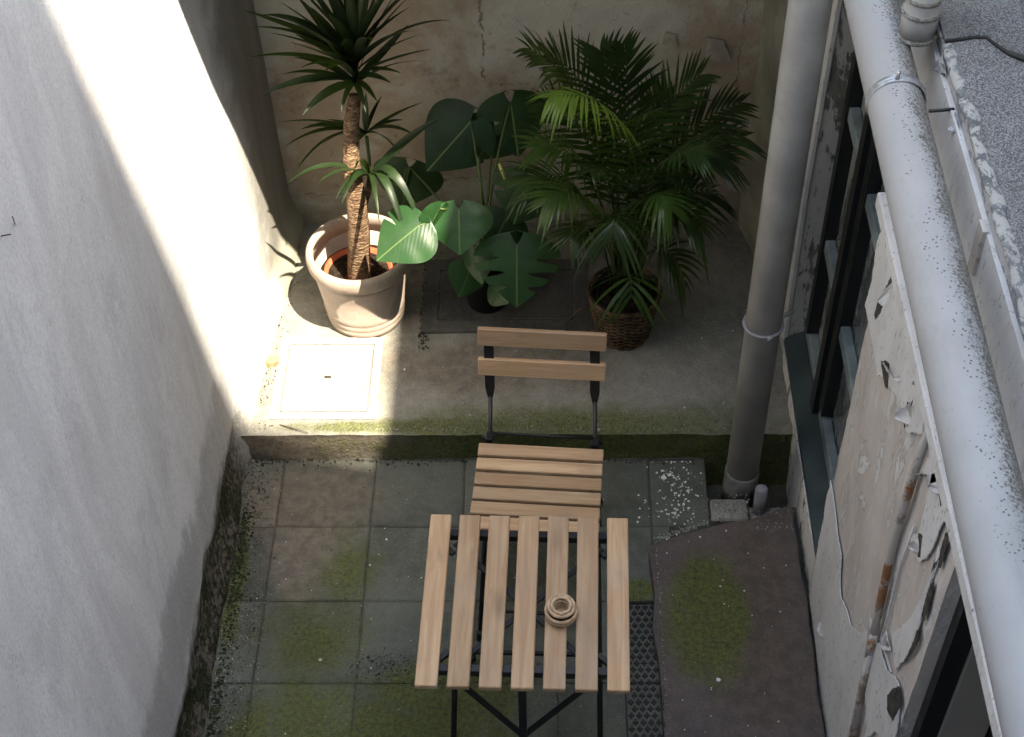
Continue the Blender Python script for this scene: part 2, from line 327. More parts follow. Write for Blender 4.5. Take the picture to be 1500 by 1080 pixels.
M_WICK = g.out(g.mix(g.mr(n,.35,.65),(.045,.025,.013),(.135,.080,.040)),.6,[(n,.3,.003)],.35)
M_ROPE = m_plain('pale_bent_cane', (.52,.36,.23), .55, .2, 50, .3)
M_COILGAP = m_plain('coil_gap_shade', (.018,.010,.006), .8, .2)
M_CHIP = m_plain('white_paint_chip', (.72,.71,.68), .8, .1)
M_GRIT = m_plain('dark_grit', (.035,.033,.026), .9, .4)
M_GRITL = m_plain('pale_grit', (.25,.245,.21), .9, .3)
M_BRICK = m_plain('orange_brick', (.50,.22,.12), .9, .2, 40, .5)
M_TWIG = m_plain('dry_twig', (.10,.085,.065), .9, .2)
M_MOSS = m_plain('moss_tufts', (.030,.042,.012), .95, .5, 30, .6)
M_GRATE = m_plain('black_rubber_grate', (.008,.008,.008), .55, .3, 40, .2)

# ------------------------------------------------------------------ object helpers
WL = {}
def thing(name, label, cat, loc=(0,0,0), rotz=0, group=None):
    o = bpy.data.objects.new(name, None); COL.objects.link(o); o.empty_display_size = .1
    o.location = loc; o.rotation_euler = (0,0,rotz); o['label'] = label; o['category'] = cat
    if group: o['group'] = group
    WL[o.name] = Vector(loc); return o
def part(name, vf, m, parent=None, smooth=False, local=False, label=None, uv=None):
    vs_, fs = vf
    off = WL.get(parent.name, Vector()) if parent else Vector()
    me = bpy.data.meshes.new(name)
    me.from_pydata([tuple(v) if local else tuple(Vector(v)-off) for v in vs_], [], fs); me.validate()
    bm = bmesh.new(); bm.from_mesh(me); bmesh.ops.recalc_face_normals(bm, faces=bm.faces); bm.to_mesh(me); bm.free()
    me.materials.append(m)
    if smooth: me.polygons.foreach_set('use_smooth', [True]*len(me.polygons))
    if uv:
        L = me.uv_layers.new(name='uv')
        for lp in me.loops: L.data[lp.index].uv = uv[lp.vertex_index]
    o = bpy.data.objects.new(name, me); COL.objects.link(o)
    if parent: o.parent = parent
    WL[o.name] = off
    if label: o['label'] = label
    return o
def tag(o, label, cat=None, group=None, kind=None):
    o['label'] = label
    if cat: o['category'] = cat
    if group: o['group'] = group
    if kind: o['kind'] = kind
    return o
def struct(name, vf, m, smooth=False):
    o = part(name, vf, m, None, smooth); o['kind'] = 'structure'; return o
def join(*vfs):
    V, F = [], []
    for v, f in vfs:
        k = len(V); V += [tuple(x) for x in v]; F += [tuple(i+k for i in q) for q in f]
    return V, F
def box(x0,x1,y0,y1,z0,z1):
    v = [(x,y,z) for x in (x0,x1) for y in (y0,y1) for z in (z0,z1)]
    return v, [(0,1,3,2),(4,6,7,5),(0,4,5,1),(2,3,7,6),(0,2,6,4),(1,5,7,3)]
def bbox_b(x0,x1,y0,y1,z0,z1,b=.003):
    """box with chamfered edges"""
    bm = bmesh.new(); v, f = box(x0,x1,y0,y1,z0,z1)
    vv = [bm.verts.new(p) for p in v]; [bm.faces.new([vv[i] for i in q]) for q in f]
    bmesh.ops.recalc_face_normals(bm, faces=bm.faces)
    bmesh.ops.bevel(bm, geom=list(bm.edges), offset=b, segments=1, affect='EDGES')
    bm.verts.index_update()
    r = ([v.co.copy() for v in bm.verts], [tuple(v.index for v in f.verts) for f in bm.faces]); bm.free(); return r
def tube(pts, rad, n=10, cap=True):
    pts = [Vector(p) for p in pts]; V, F = [], []
    if not hasattr(rad,'__len__'): rad = [rad]*len(pts)
    t0 = (pts[1]-pts[0]).normalized(); a = t0.orthogonal().normalized()
    for i, p in enumerate(pts):
        t = (pts[min(i+1,len(pts)-1)]-pts[max(i-1,0)]).normalized()
        a = (a - t*a.dot(t)).normalized(); b = t.cross(a)
        V += [p + (a*cos(2*pi*k/n)+b*sin(2*pi*k/n))*rad[i] for k in range(n)]
    for i in range(len(pts)-1):
        for k in range(n): F.append((i*n+k, i*n+(k+1)%n, (i+1)*n+(k+1)%n, (i+1)*n+k))
    if cap: F += [tuple(range(n)), tuple(range((len(pts)-1)*n, len(pts)*n))]
    return V, F
def lathe(prof, c, n=48, close=False):
    V, F = [], []; m = len(prof)
    for k in range(n):
        a = 2*pi*k/n
        for r, z in prof: V.append((c[0]+r*cos(a), c[1]+r*sin(a), c[2]+z))
    for k in range(n):
        for i in range(m-1 if not close else m):
            j = (i+1)%m; F.append((k*m+i, ((k+1)%n)*m+i, ((k+1)%n)*m+j, k*m+j))
    return V, F
def torus(c, R, r, n=40, m=8, wob=0, seed=0):
    pr = [(R+r*cos(2*pi*i/m), r*sin(2*pi*i/m)) for i in range(m)]
    return lathe(pr, c, n, True)
def disc(c, r, n=32):
    return [(c[0]+r*cos(2*pi*k/n), c[1]+r*sin(2*pi*k/n), c[2]) for k in range(n)], [tuple(range(n))]
def prism(poly, vec, rough_=0, step=0, seed=1):
    """extrude a polygon (list of 3D points) by vec; the outline can be roughened"""
    P = [Vector(p) for p in poly]; vec = Vector(vec)
    if step:
        rr = random.Random(seed); Q = []
        for i in range(len(P)):
            a, b = P[i], P[(i+1)%len(P)]; n = max(1, int((b-a).length/step)); d = (b-a).normalized(); nrm = d.cross(vec.normalized())
            for k in range(n):
                q = a.lerp(b, k/n)
                Q.append(q + nrm*rr.uniform(-1,1)*rough_*.35 + nrm*noise.noise(q*9+Vector((seed,0,0)))*rough_*2.5)
        P = Q
    n = len(P)
    return P+[p+vec for p in P], [tuple(range(n)), tuple(range(2*n-1,n-1,-1))]+[(i,(i+1)%n,n+(i+1)%n,n+i) for i in range(n)]
def grid(nu, nv, f, thick=None):
    V = [f(i/nu, j/nv) for i in range(nu+1) for j in range(nv+1)]
    F = [(i*(nv+1)+j, (i+1)*(nv+1)+j, (i+1)*(nv+1)+j+1, i*(nv+1)+j+1) for i in range(nu) for j in range(nv)]
    return V, F
def closed_grid(nu, nv, f, back):
    """surface grid closed by a flat back displaced by the vector back (edges joined)"""
    V, F = grid(nu, nv, f); m = len(V); b = Vector(back)
    idx = lambda i,j: i*(nv+1)+j
    ring = [idx(i,0) for i in range(nu)]+[idx(nu,j) for j in range(nv)]+[idx(i,nv) for i in range(nu,0,-1)]+[idx(0,j) for j in range(nv,0,-1)]
    V = V+[tuple(Vector(V[k])+b) for k in ring]; n = len(ring)
    F += [(ring[i], ring[(i+1)%n], m+(i+1)%n, m+i) for i in range(n)]+[tuple(range(m,m+n))]
    return V, F
def ss(a,b,x):
    t = max(0,min(1,(x-a)/(b-a))); return t*t*(3-2*t)

# ------------------------------------------------------------------ setting
# ground: a bed below the slabs
ground = struct('ground', box(-5,5,-5,6,-.30,-.16), M_GROUND)
bed = part('grit_bed', join(box(-1.09,.535,-.35,3.34,-.15,-.0065), box(.535,.90,-.35,3.10,-.15,-.0075)), M_GROUND, ground)
cols = [-1.085,-.92,-.60,-.29,.025,.342]
rows = [(3.306,3.018),(3.018,2.723),(2.723,2.422),(2.422,2.125),(2.125,1.83),(1.83,1.53),(1.53,1.23)]
slab_cache = {}
rs = random.Random(3)
for ri,(ya,yb) in enumerate(rows):
    xs = cols+([.538] if ri==0 else [.40])
    for ci in range(len(xs)-1):
        x0, x1 = xs[ci], xs[ci+1]
        if ri==0 and ci==4: x1 = .342
        ga = .0013
        if ri==0 and ci==0: pass
        dz = rs.uniform(-.003,.002); nu, nv = 10, 10
        a,b,c,d = x0+ga, x1-ga, yb+ga, ya-ga
        def f(u,v,a=a,b=b,c=c,d=d,dz=dz,ri=ri,ci=ci):
            x = a+(b-a)*u; y = c+(d-c)*v
            e = min(u,1-u,v,1-v); z = dz - (.004 if e<.001 else 0)
            x += noise.noise(Vector((x*6,y*6,ri)))*.002; y += noise.noise(Vector((x*6,y*6,ci+9)))*.002
            return (x,y,z+noise.noise(Vector((x*5,y*5,1)))*.0025)
        us = [0,.02,.2,.4,.6,.8,.98,1]
        V = [f(u,v) for u in us for v in us]; k = len(us)
        F = [(i*k+j,(i+1)*k+j,(i+1)*k+j+1,i*k+j+1) for i in range(k-1) for j in range(k-1)]
        ring = [i*k for i in range(k-1)]+[(k-1)*k+j for j in range(k-1)]+[i*k+k-1 for i in range(k-1,0,-1)]+[j for j in range(k-1,0,-1)]
        n0 = len(V); V += [(V[q][0],V[q][1],-.013) for q in ring]; n = len(ring)
        F += [(ring[i],ring[(i+1)%n],n0+(i+1)%n,n0+i) for i in range(n)]
        part('paving_slab', (V,F), M_SLAB, ground)
# thin strip slab beside the ramp
part('paving_slab', box(.345,.538,3.02,3.3,-.013,-.001), M_SLAB, ground) if False else None
part('edging_block', bbox_b(.542,.665,3.035,3.125,-.05,.010,.006), M_BLOCK, ground)
part('edging_block', bbox_b(.670,.79,3.03,3.10,-.05,-.004,.006), M_BLOCK, ground)

# raised platform
def plat_top(u,v):
    x = -1.09+1.93*u; y = 3.312+1.09*v
    if v<=0: y += noise.noise(Vector((x*8,0,3)))*.007 + noise.noise(Vector((x*40,0,3)))*.003
    z = .13 + noise.noise(Vector((x*3,y*3,7)))*.004 - (.006 if v<=0 else 0)
    return (x,y,z)
struct('raised_platform', grid(70,26,lambda u,v: plat_top(u, 0 if v<.001 else v)), M_PLAT, True)
def step_face(u,v):
    x = -1.09+1.93*u; z = -.16+.285*v
    y = 3.314 + noise.noise(Vector((x*8,0,3)))*.007*v + noise.noise(Vector((x*7,z*22,2)))*.006 + noise.noise(Vector((x*30,z*60,2)))*.002
    if v<=.0: y += 0
    if v>=.999: y = 3.312+noise.noise(Vector((x*8,0,3)))*.007 + noise.noise(Vector((x*40,0,3)))*.003; z = .124+noise.noise(Vector((x*3,3.312*3,7)))*.004
    return (x,y,z)
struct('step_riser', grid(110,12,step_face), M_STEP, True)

# left wall
def lw(u,v):
    y = -.13+4.58*u; z = -.15+5.2*(v**1.7)
    x = -1.052 + .060*ss(3.2,4.4,y) - .008*ss(2.6,1.5,y)
    x += noise.noise(Vector((0,y*1.3,z*1.1)))*.012 + noise.noise(Vector((3,y*4,z*3)))*.004
    edge = .23 + noise.noise(Vector((7,y*3.2,0)))*.09 + noise.noise(Vector((7,y*11,0)))*.03
    if y < 3.35: x -= .020*ss(edge+.02,edge-.02,z)*ss(3.4,3.25,y)
    x += (.030*ss(.16,.0,z-.0)+noise.noise(Vector((4,y*14,z*14)))*.012*ss(.3,.1,z))*ss(.5,-.1,z) if y<3.32 else .035*ss(.30,.12,z)
    return (x,y,z)
t = thing('left_wall', 'tall pale lilac rendered wall filling the left side, split by a bright diagonal band of sun', 'wall', (-1.05,2,0))
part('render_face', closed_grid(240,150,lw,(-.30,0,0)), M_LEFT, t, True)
part('nail', tube([(-1.05,2.133,2.14),(-1.01,2.088,2.185)],.0015,6), M_STEEL, t)
part('nail', tube([(-1.05,2.206,2.105),(-1.02,2.142,2.181)],.0012,6), M_STEEL, t)

# back wall, with the floor above it jutting out over the plants
def bw(u,v):
    x = -1.08+1.92*u; z = .0+5.0*v
    return (x, 4.372+noise.noise(Vector((x*2.5,z*2.5,1)))*.012+noise.noise(Vector((x*9,z*9,1)))*.004, z)
t = thing('back_wall', 'old beige and brown stained plaster wall behind the three plants', 'wall', (0,4.37,.13))
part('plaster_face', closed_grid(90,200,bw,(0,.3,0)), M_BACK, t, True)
part('balcony_slab', box(-1.0,.80,3.32,4.33,2.45,2.60), M_REDB, t)
part('plaster_flake', prism([(0.5493,4.354,0.999),(0.6111,4.354,0.987),(0.642,4.354,0.901),(0.6144,4.354,0.8897),(0.541,4.354,0.9194)], (0,.014,0), .003,.02), m_plain('pale_plaster_patch',(.42,.37,.31),.9,.2,12), t)
part('plaster_flake', prism([(0.4054,4.354,1.017),(0.4408,4.354,1.011),(0.4482,4.354,0.9662),(0.4008,4.354,0.9724)], (0,.012,0), .003,.02,4), bpy.data.materials['pale_plaster_patch'], t)

# building on the right: wall pieces, window, door, roof
XR = .83
rb = thing('right_building', 'low outbuilding on the right with peeling pale walls, teal window and grey felt roof', 'building', (XR,2,0))
def face(y0,y1,z0,z1,x0,x1,amp,nu,nv,seed=0):
    def f(u,v):
        y = y0+(y1-y0)*u; z = z0+(z1-z0)*v; x = x0+(x1-x0)*u
        e = min(u,1-u)
        return (x+noise.noise(Vector((seed,y*7,z*4)))*amp+noise.noise(Vector((seed+3,y*28,z*18)))*amp*.5, y, z)
    return closed_grid(nu,nv,f,(.25,0,0))
part('near_pier', face(1.80,2.75,-.05,1.70,XR,XR,.004,30,50,1), M_PIER, rb)
part('wall_below_sill', face(2.752,3.69,-.15,.175,XR,XR,.010,40,10,2), M_STRIP, rb)
part('far_pier', join(face(3.692,3.93,-.05,1.75,XR,XR,.010,14,90,3)), M_MOSSY, rb)
part('far_pier_edge', face(3.932,4.40,.0,1.75,XR,.725,.006,14,60,4), M_SIDE, rb)
part('jamb_plaster', tube([(XR+.004,3.70,.2),(XR-.006,3.695,.9),(XR+.002,3.70,1.7)],[.016,.013,.015],7), M_STRIP, rb)
part('upper_wall', box(XR+.03,1.08,-.35,4.38,1.702,2.06), M_LILAC, rb)
part('door_surround', box(XR,1.08,.4,.78,-.05,1.70), M_PIER, rb)
part('near_wall', box(XR,1.08,-.35,.398,-.05,1.70), M_PIER, rb)
# window: frame, sill, mullion, bars and panes
wn = part('window', join(box(.90,.95,2.752,2.80,.21,1.70),box(.90,.95,3.645,3.69,.21,1.70),box(.90,.95,2.802,3.643,.21,.26),box(.90,.95,2.802,3.643,1.65,1.70)), M_TEAL, rb)
part('sill', join(prism([(.832,2.752,.176),(.832,3.689,.176),(.897,3.689,.176),(.897,2.752,.176)],(0,0,.024)),prism([(.832,2.752,.200),(.832,3.689,.200),(.897,3.689,.232),(.897,2.752,.232)],(0,0,.004))), M_TEAL, wn)
part('mullion', join(box(.872,.945,3.285,3.335,.262,1.648)), M_BLACKF, wn)
for z in (.262,.70,1.235):
    part('glazing_bar', bbox_b(.893,.925,3.337,3.642,z,z+.050), M_TEALP, wn)
    part('glazing_bar', bbox_b(.893,.925,2.803,3.283,z-.01,z+.040), M_TEALP, wn)
part('stile', join(box(.885,.930,3.600,3.641,.315,1.648)), M_BLACKF, wn)
part('stile', join(box(.888,.930,3.225,3.282,.315,1.648)), M_BLACKF, wn)
for (a,b) in ((2.803,3.283),(3.337,3.642)):
    for z0,z1 in ((.263,.725),(.727,1.26),(1.262,1.648)): part('pane', box(.927,.931,a,b,z0,z1), M_GLASS, wn)
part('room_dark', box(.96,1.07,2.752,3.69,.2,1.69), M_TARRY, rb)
# doorway
part('door_frame', join(box(.86,.905,1.762,1.797,-.05,1.60),box(.86,.905,.79,1.797,1.602,1.66)), M_BLACKF, rb)
part('door', box(.907,1.01,1.752,1.782,-.04,1.60), m_plain('beige_door',(.36,.34,.31),.6,.06,3,.05), rb)
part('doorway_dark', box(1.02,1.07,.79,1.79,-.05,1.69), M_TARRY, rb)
part('doorstep', box(XR,1.02,.79,1.79,-.05,.02), M_BLOCK, rb)
part('lintel_board', bbox_b(.793,.828,.5,2.78,1.628,1.672), M_LILAC, rb)
# paint that still clings to the pier, as raised ragged sheets
XP = XR-.005
for k,(pl) in enumerate([
 [(0.825,2.754,0.5879),(0.825,2.65,0.5768),(0.825,2.502,0.5627),(0.825,2.426,0.4908),(0.825,2.284,0.5427),(0.825,2.182,0.6566),(0.825,2.14,0.7797),(0.825,2.098,0.553),(0.825,2.037,0.3716),(0.825,2.028,0.2734),(0.825,2.181,-0.0161),(0.825,2.698,0.0566),(0.825,2.73,0.2874)],
 [(0.825,2.048,1.264),(0.825,2.01,1.35),(0.825,2.027,1.514),(0.825,1.982,1.602),(0.825,1.877,1.562),(0.825,1.922,1.415),(0.825,1.973,1.298)],
 [(0.825,1.988,0.9628),(0.825,1.926,1.113),(0.825,1.886,1.341),(0.825,1.882,1.456),(0.825,1.855,1.17),(0.825,1.914,0.9325)],
 [(0.825,2.768,1.669),(0.825,2.783,1.475),(0.825,2.781,1.283),(0.825,2.671,1.27),(0.825,2.542,1.258),(0.825,2.394,1.385),(0.825,2.248,1.407),(0.825,2.15,1.515),(0.825,2.185,1.605),(0.825,2.424,1.644),(0.825,2.642,1.667)],
 [(0.825,2.116,0.7569),(0.825,1.936,0.8741),(0.825,1.858,0.9278),(0.825,1.796,0.8117),(0.825,1.95,0.5309),(0.825,2.058,0.5865)],
 [(0.825,2.092,1.46),(0.825,2.087,1.562),(0.825,1.984,1.574),(0.825,2.02,1.499)]]):
    part('paint_layer', prism(pl,(-.0032,0,0),.008,.010,k+3), M_LILAC, rb)
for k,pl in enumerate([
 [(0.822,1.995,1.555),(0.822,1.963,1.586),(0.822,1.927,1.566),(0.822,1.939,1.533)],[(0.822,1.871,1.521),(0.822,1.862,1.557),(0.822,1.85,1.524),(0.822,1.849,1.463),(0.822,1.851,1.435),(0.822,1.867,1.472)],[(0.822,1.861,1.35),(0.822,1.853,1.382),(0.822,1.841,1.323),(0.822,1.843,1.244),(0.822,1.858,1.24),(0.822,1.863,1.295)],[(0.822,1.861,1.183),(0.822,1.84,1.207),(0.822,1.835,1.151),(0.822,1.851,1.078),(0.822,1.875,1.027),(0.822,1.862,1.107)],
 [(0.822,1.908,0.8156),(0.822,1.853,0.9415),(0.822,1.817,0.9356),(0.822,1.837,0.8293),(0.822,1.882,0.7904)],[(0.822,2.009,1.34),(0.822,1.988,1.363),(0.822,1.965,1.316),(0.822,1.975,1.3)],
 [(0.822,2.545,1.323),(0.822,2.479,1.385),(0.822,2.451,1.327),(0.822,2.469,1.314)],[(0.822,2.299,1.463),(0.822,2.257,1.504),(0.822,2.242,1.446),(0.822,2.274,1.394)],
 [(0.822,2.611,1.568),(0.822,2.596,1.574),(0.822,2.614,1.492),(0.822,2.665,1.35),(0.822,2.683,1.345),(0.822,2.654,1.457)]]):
    part('gap_shade_patch', prism(pl,(-.0012,0,0),.0055,.007,k+30), M_GAPSHADE, rb)  # thin dark sheets paint the shade in the gaps behind lifted flakes
# curling flakes
def flake(pts, lift, m=M_LILAC):
    a,b,c,d = [Vector(p) for p in pts]
    def f(u,v):
        uu = .5+(u-.5)*(1-.75*v**1.6+.25*noise.noise(Vector((v*3,lift*900,0)))); q = a.lerp(b,uu).lerp(d.lerp(c,uu),v*(1-.35*abs(u-.5))); return (q.x-lift*v*v-.002+noise.noise(q*40)*.004, q.y+noise.noise(q*60)*.006, q.z+noise.noise(q*50)*.006)
    V,F = closed_grid(7,6,f,(.0012,0,0)); return V,F
for pts,l in [([(0.825,2.575,1.603),(0.825,2.594,1.454),(0.825,2.677,1.332),(0.825,2.627,1.526)],.014),([(0.825,2.557,1.305),(0.825,2.423,1.383),(0.825,2.403,1.442),(0.825,2.511,1.365)],.016),
 ([(0.825,2.256,1.513),(0.825,2.224,1.456),(0.825,2.288,1.371),(0.825,2.304,1.441)],.022),([(0.825,2.385,1.462),(0.825,2.365,1.443),(0.825,2.395,1.415),(0.825,2.4,1.438)],.012),([(0.825,2.252,1.586),(0.825,2.265,1.556),(0.825,2.273,1.537),(0.825,2.267,1.574)],.012),
 ([(0.825,1.993,1.359),(0.825,1.964,1.315),(0.825,2.013,1.257),(0.825,2.022,1.301)],.018),([(0.825,1.974,1.587),(0.825,1.934,1.557),(0.825,1.982,1.51),(0.825,2.002,1.545)],.020),([(0.825,2.029,0.9106),(0.825,1.968,0.9145),(0.825,2.002,0.8441),(0.825,2.05,0.8467)],.012),
 ([(0.825,2.546,0.1921),(0.825,2.455,0.1837),(0.825,2.489,0.1221),(0.825,2.577,0.1255)],.010),([(0.825,3.015,1.421),(0.825,3.015,1.421),(0.825,3.015,1.421),(0.825,3.015,1.421)],.01)][:-1]:
    part('paint_flake', flake(pts,l), M_LILAC, rb, True)
# fascia, mortar edge and felt roof
part('fascia', face(-.35,4.38,1.85,2.105,.868,.872,.003,90,8,5), M_FASCIA, rb)
part('fascia_bracket', prism([(0.864,2.247,2.063),(0.864,2.208,2.065),(0.864,2.203,1.95),(0.864,2.241,1.932)],(-.012,0,0)), M_RUST, rb)
for k,(pl,l) in enumerate([([(0.866,2.761,2.085),(0.866,2.691,2.082),(0.866,2.741,2.035),(0.866,2.788,2.046)],.012),([(0.866,2.579,2.068),(0.866,2.509,2.06),(0.866,2.528,2.035),(0.866,2.58,2.039)],.014)]):
    part('paint_flake', flake(pl,l,M_FASCIA), M_FASCIA, rb, True)
def ridge(u,v):
    y = -.35+4.7*u; a = -pi*.15+pi*1.1*v
    x = .877 + .016*(-cos(a)) + noise.noise(Vector((y*5,1,0)))*.010+noise.noise(Vector((y*26,1,v*3)))*.006
    z = 2.106 + .009*sin(a)+noise.noise(Vector((y*13,4,v*2)))*.004
    return (x,y,z)
part('mortar_edge', grid(240,8,ridge), M_MORTAR, rb, True)
def felt(u,v):
    x = .880+.52*v; y = -.35+4.75*u
    return (x,y,2.112+noise.noise(Vector((x*3,y*3,0)))*.004+.02*v)
part('roof_felt', closed_grid(120,16,felt,(0,0,-.05)), M_FELT, rb, True)
sm = [(0.8656,2.762,2.12),(0.9052,2.769,2.12),(0.9332,2.776,2.12),(0.9593,2.773,2.12),(0.9725,2.75,2.12),(0.988,2.725,2.12),(1.002,2.71,2.12),(1.023,2.695,2.12),(1.059,2.661,2.12)]
part('bitumen_seam', tube([(x,y,z-.002) for x,y,z in sm],[.0035,.003,.003,.004,.005,.006,.008,.010,.010],8), M_BITUMEN, rb)
def fold(u,v):
    P = [Vector(p) for p in sm]; s_ = u*(len(P)-1); i = min(int(s_),len(P)-2); q = P[i].lerp(P[i+1],s_-i)
    return (q.x, q.y+.002+v*.9, q.z+.004-.003*v)
part('felt_overlap', closed_grid(32,4,fold,(0,0,-.006)), M_FELT, rb, True)
# storey set back behind the felt roof (outside the picture; it keeps the sun off the yard)
part('upper_storey', box(1.402,4.2,-.35,5.0,1.9,5.43), M_CONC_B, rb)
part('rear_wall', box(1.09,1.40,-.35,4.9,-.1,2.05), M_CONC_B, rb)

# building the picture is taken from
t = thing('tall_rear_building', 'tall plastered building behind the viewpoint that closes the yard', 'building', (0,-.6,0))
part('wall', prism([(-4,.49,-.1),(4.6,-1.40,-.1),(4.6,-4,-.1),(-4,-4,-.1)],(0,0,12.0)), M_CONC_B, t)

# ------------------------------------------------------------------ pipes
t = thing('roof_pipe', 'large white plastic pipe speckled with grimy black spots running along the roof edge', 'pipe', (.75,2,2.04))
pp = [(.763,4.3,2.04),(.757,3.0,2.04),(.748,2.0,2.04),(.737,1.0,2.04),(.73,-.3,2.04)]
part('pipe', tube(pp,.060,40), M_PVC, t, True)
yc = 1.285*2.06-.04
cl = part('clamp', tube([(.756+.062*cos(a),2.655,2.04+.062*sin(a)) for a in [2*pi*k/36 for k in range(37)]],.0045,8,False), M_GALV, t, True)
def band(c,r,hw,th,n=40):
    pr = [(r,-hw),(r+th,-hw),(r+th,hw),(r,hw)]
    V,F = lathe(pr,(0,0,0),n,True); return [(c[0]+x,c[1]+z,c[2]+y) for x,y,z in V],F
part('clamp_band', band((.7565,2.655,2.04),.0605,.012,.003), M_GALV, t, True)
part('screw', tube([(.748,2.650,2.098),(.748,2.650,2.122)],.005,8), M_SCREW, t, True)
part('bracket_rod', tube([(.815,2.60,2.055),(.868,2.60,2.060)],.004,8), M_STEEL, t)
yb_ = 2.82; c_ = (.842,2.86,0)
t = thing('gutter_outlet', 'short pale grey plastic pipe socket with raised rings beside the roof edge', 'pipe', (.842,2.86,2.08))
c2 = (0.8195,2.825,2.13)
part('socket', lathe([(.034,2.09),(.040,2.09),(.040,2.16),(.036,2.165),(.036,2.45),(.033,2.45)],(c2[0],c2[1],0),36,True), M_GREYP, t, True)
for z,r in ((2.093,.0425),(2.155,.042),(2.19,.038)): part('ring', torus((c2[0],c2[1],z),r-.003,.0055,36,8), M_PVC, t, True)

t = thing('downpipe', 'tall grey plastic downpipe standing in the right corner by the step', 'pipe', (.652,3.19,-.05))
part('pipe', tube([(.652,3.20,-.10),(.650,3.20,1.5),(.650,3.20,4.0)],.054,40), M_GREYP, t, True)
part('collar', tube([(.652,3.20,-.12),(.652,3.20,.07),(.652,3.20,.075)],[.0585,.0585,.055],40), M_STUB2, t, True)
bz = .78
part('clamp', tube([(.651+.058*cos(a),3.20+.058*sin(a),bz) for a in [2*pi*k/36 for k in range(37)]],.0055,8,False), M_STUB, t, True)
part('screw', tube([(.665,3.135,bz-.002),(.665,3.145,bz-.002)],.009,10), M_GREYP, t, True)
part('bracket', tube([(.70,3.22,bz),(.722,3.235,bz+.003),(.745,3.25,bz+.005)],.007,8), M_GREYP, t, True)
t = thing('pipe_stub', 'short lilac grey pipe stub standing in the corner pit next to the downpipe', 'pipe', (0.7043,3.082,0))
sb = (0.7043,3.082,0)
part('tube_body', tube([(sb[0],sb[1],-.06),(sb[0]-.003,sb[1],.115),(sb[0]-.003,sb[1],.125)],[.021,.021,.013],20), M_STUB, t, True)
t = thing('wall_conduit', 'thin rusty painted conduit pipe running down the peeling pier', 'pipe', (.815,2.0,.1))
part('pipe', tube([(0.815,2.093,1.653),(0.815,2.116,1.43),(0.815,2.124,1.133),(0.816,2.099,0.9081),(0.816,2.077,0.7554)],[.0105]*5,12), M_RUST, t, True)
part('pipe', tube([(0.816,2.077,0.7554),(0.816,2.057,0.587),(0.816,2.015,0.2979)],[.0110]*3,12), M_RUST, t, True)
part('coupling', tube([(0.816,2.08,0.8141),(0.816,2.075,0.7196)],.012,12), M_RUST, t, True)
part('clamp', tube([(0.828,2.154,1.373),(0.8,2.033,1.52),(0.828,2.073,1.468)],.003,6), M_GALV, t)
part('cable', tube([(0.823,2.047,1.319),(0.823,2.064,1.134),(0.823,2.048,0.9412),(0.823,2.053,0.8413),(0.823,1.931,0.8819)],.003,6), M_LILAC, t, True)

# ------------------------------------------------------------------ ramp slab, grate, covers
rp = [(0.3298,2.904,0.045),(0.4032,2.942,0.045),(0.5288,2.981,0.045),(0.6671,3.023,0.045),(0.808,3.076,0.045),(0.8107,2.823,0.045),(0.8107,2.53,0.045),(0.8097,2.204,0.045)]
rp += [(.822,1.2,.045),(.345,1.2,.045)] + [(0.3393,2.147,0.045),(0.3434,2.259,0.045),(0.3365,2.397,0.045),(0.3242,2.567,0.045),(0.3283,2.693,0.045),(0.3259,2.824,0.045)]
t = thing('cover_slab', 'purple brown stone slab with a round yellow green moss patch lying against the right wall', 'stone slab', (.58,2.2,0))
def slabmesh():
    V,F = prism(rp,(0,0,-.045),.004,.02,8)
    bm = bmesh.new(); vv=[bm.verts.new(v) for v in V]; [bm.faces.new([vv[i] for i in q]) for q in F]
    bmesh.ops.recalc_face_normals(bm, faces=bm.faces)
    ed = [e for e in bm.edges if all(v.co.z>.04 for v in e.verts)]
    bmesh.ops.bevel(bm, geom=ed, offset=.004, segments=2, affect='EDGES'); bm.verts.index_update()
    r = ([v.co.copy() for v in bm.verts],[tuple(v.index for v in f.verts) for f in bm.faces]); bm.free(); return r
part('slab', slabmesh(), M_RAMP, t)
# floor grate of crossing ribs
t = thing('floor_grate', 'black perforated grate sunk in the floor between the table and the purple slab', 'grate', (.29,2.3,0))
V,F = [],[]
parts = [box(.228,.345,1.3,2.715,-.010,-.004), box(.228,.233,1.3,2.715,-.004,.007), box(.228,.345,2.708,2.715,-.004,.007)]
rg = random.Random(5)
for i in range(5):
    for j in range(62):
        x = .245+i*.0235+(.0117 if j%2 else 0); y = 1.305+j*.0228
        if x>.338: continue
        parts.append(box(x-.0085,x+.0085,y-.0030,y+.0030,-.004,.006)); parts.append(box(x-.0030,x+.0030,y-.0092,y+.0092,-.004,.0065))
o = part('rib_lattice', join(*parts), M_GRATE, t)
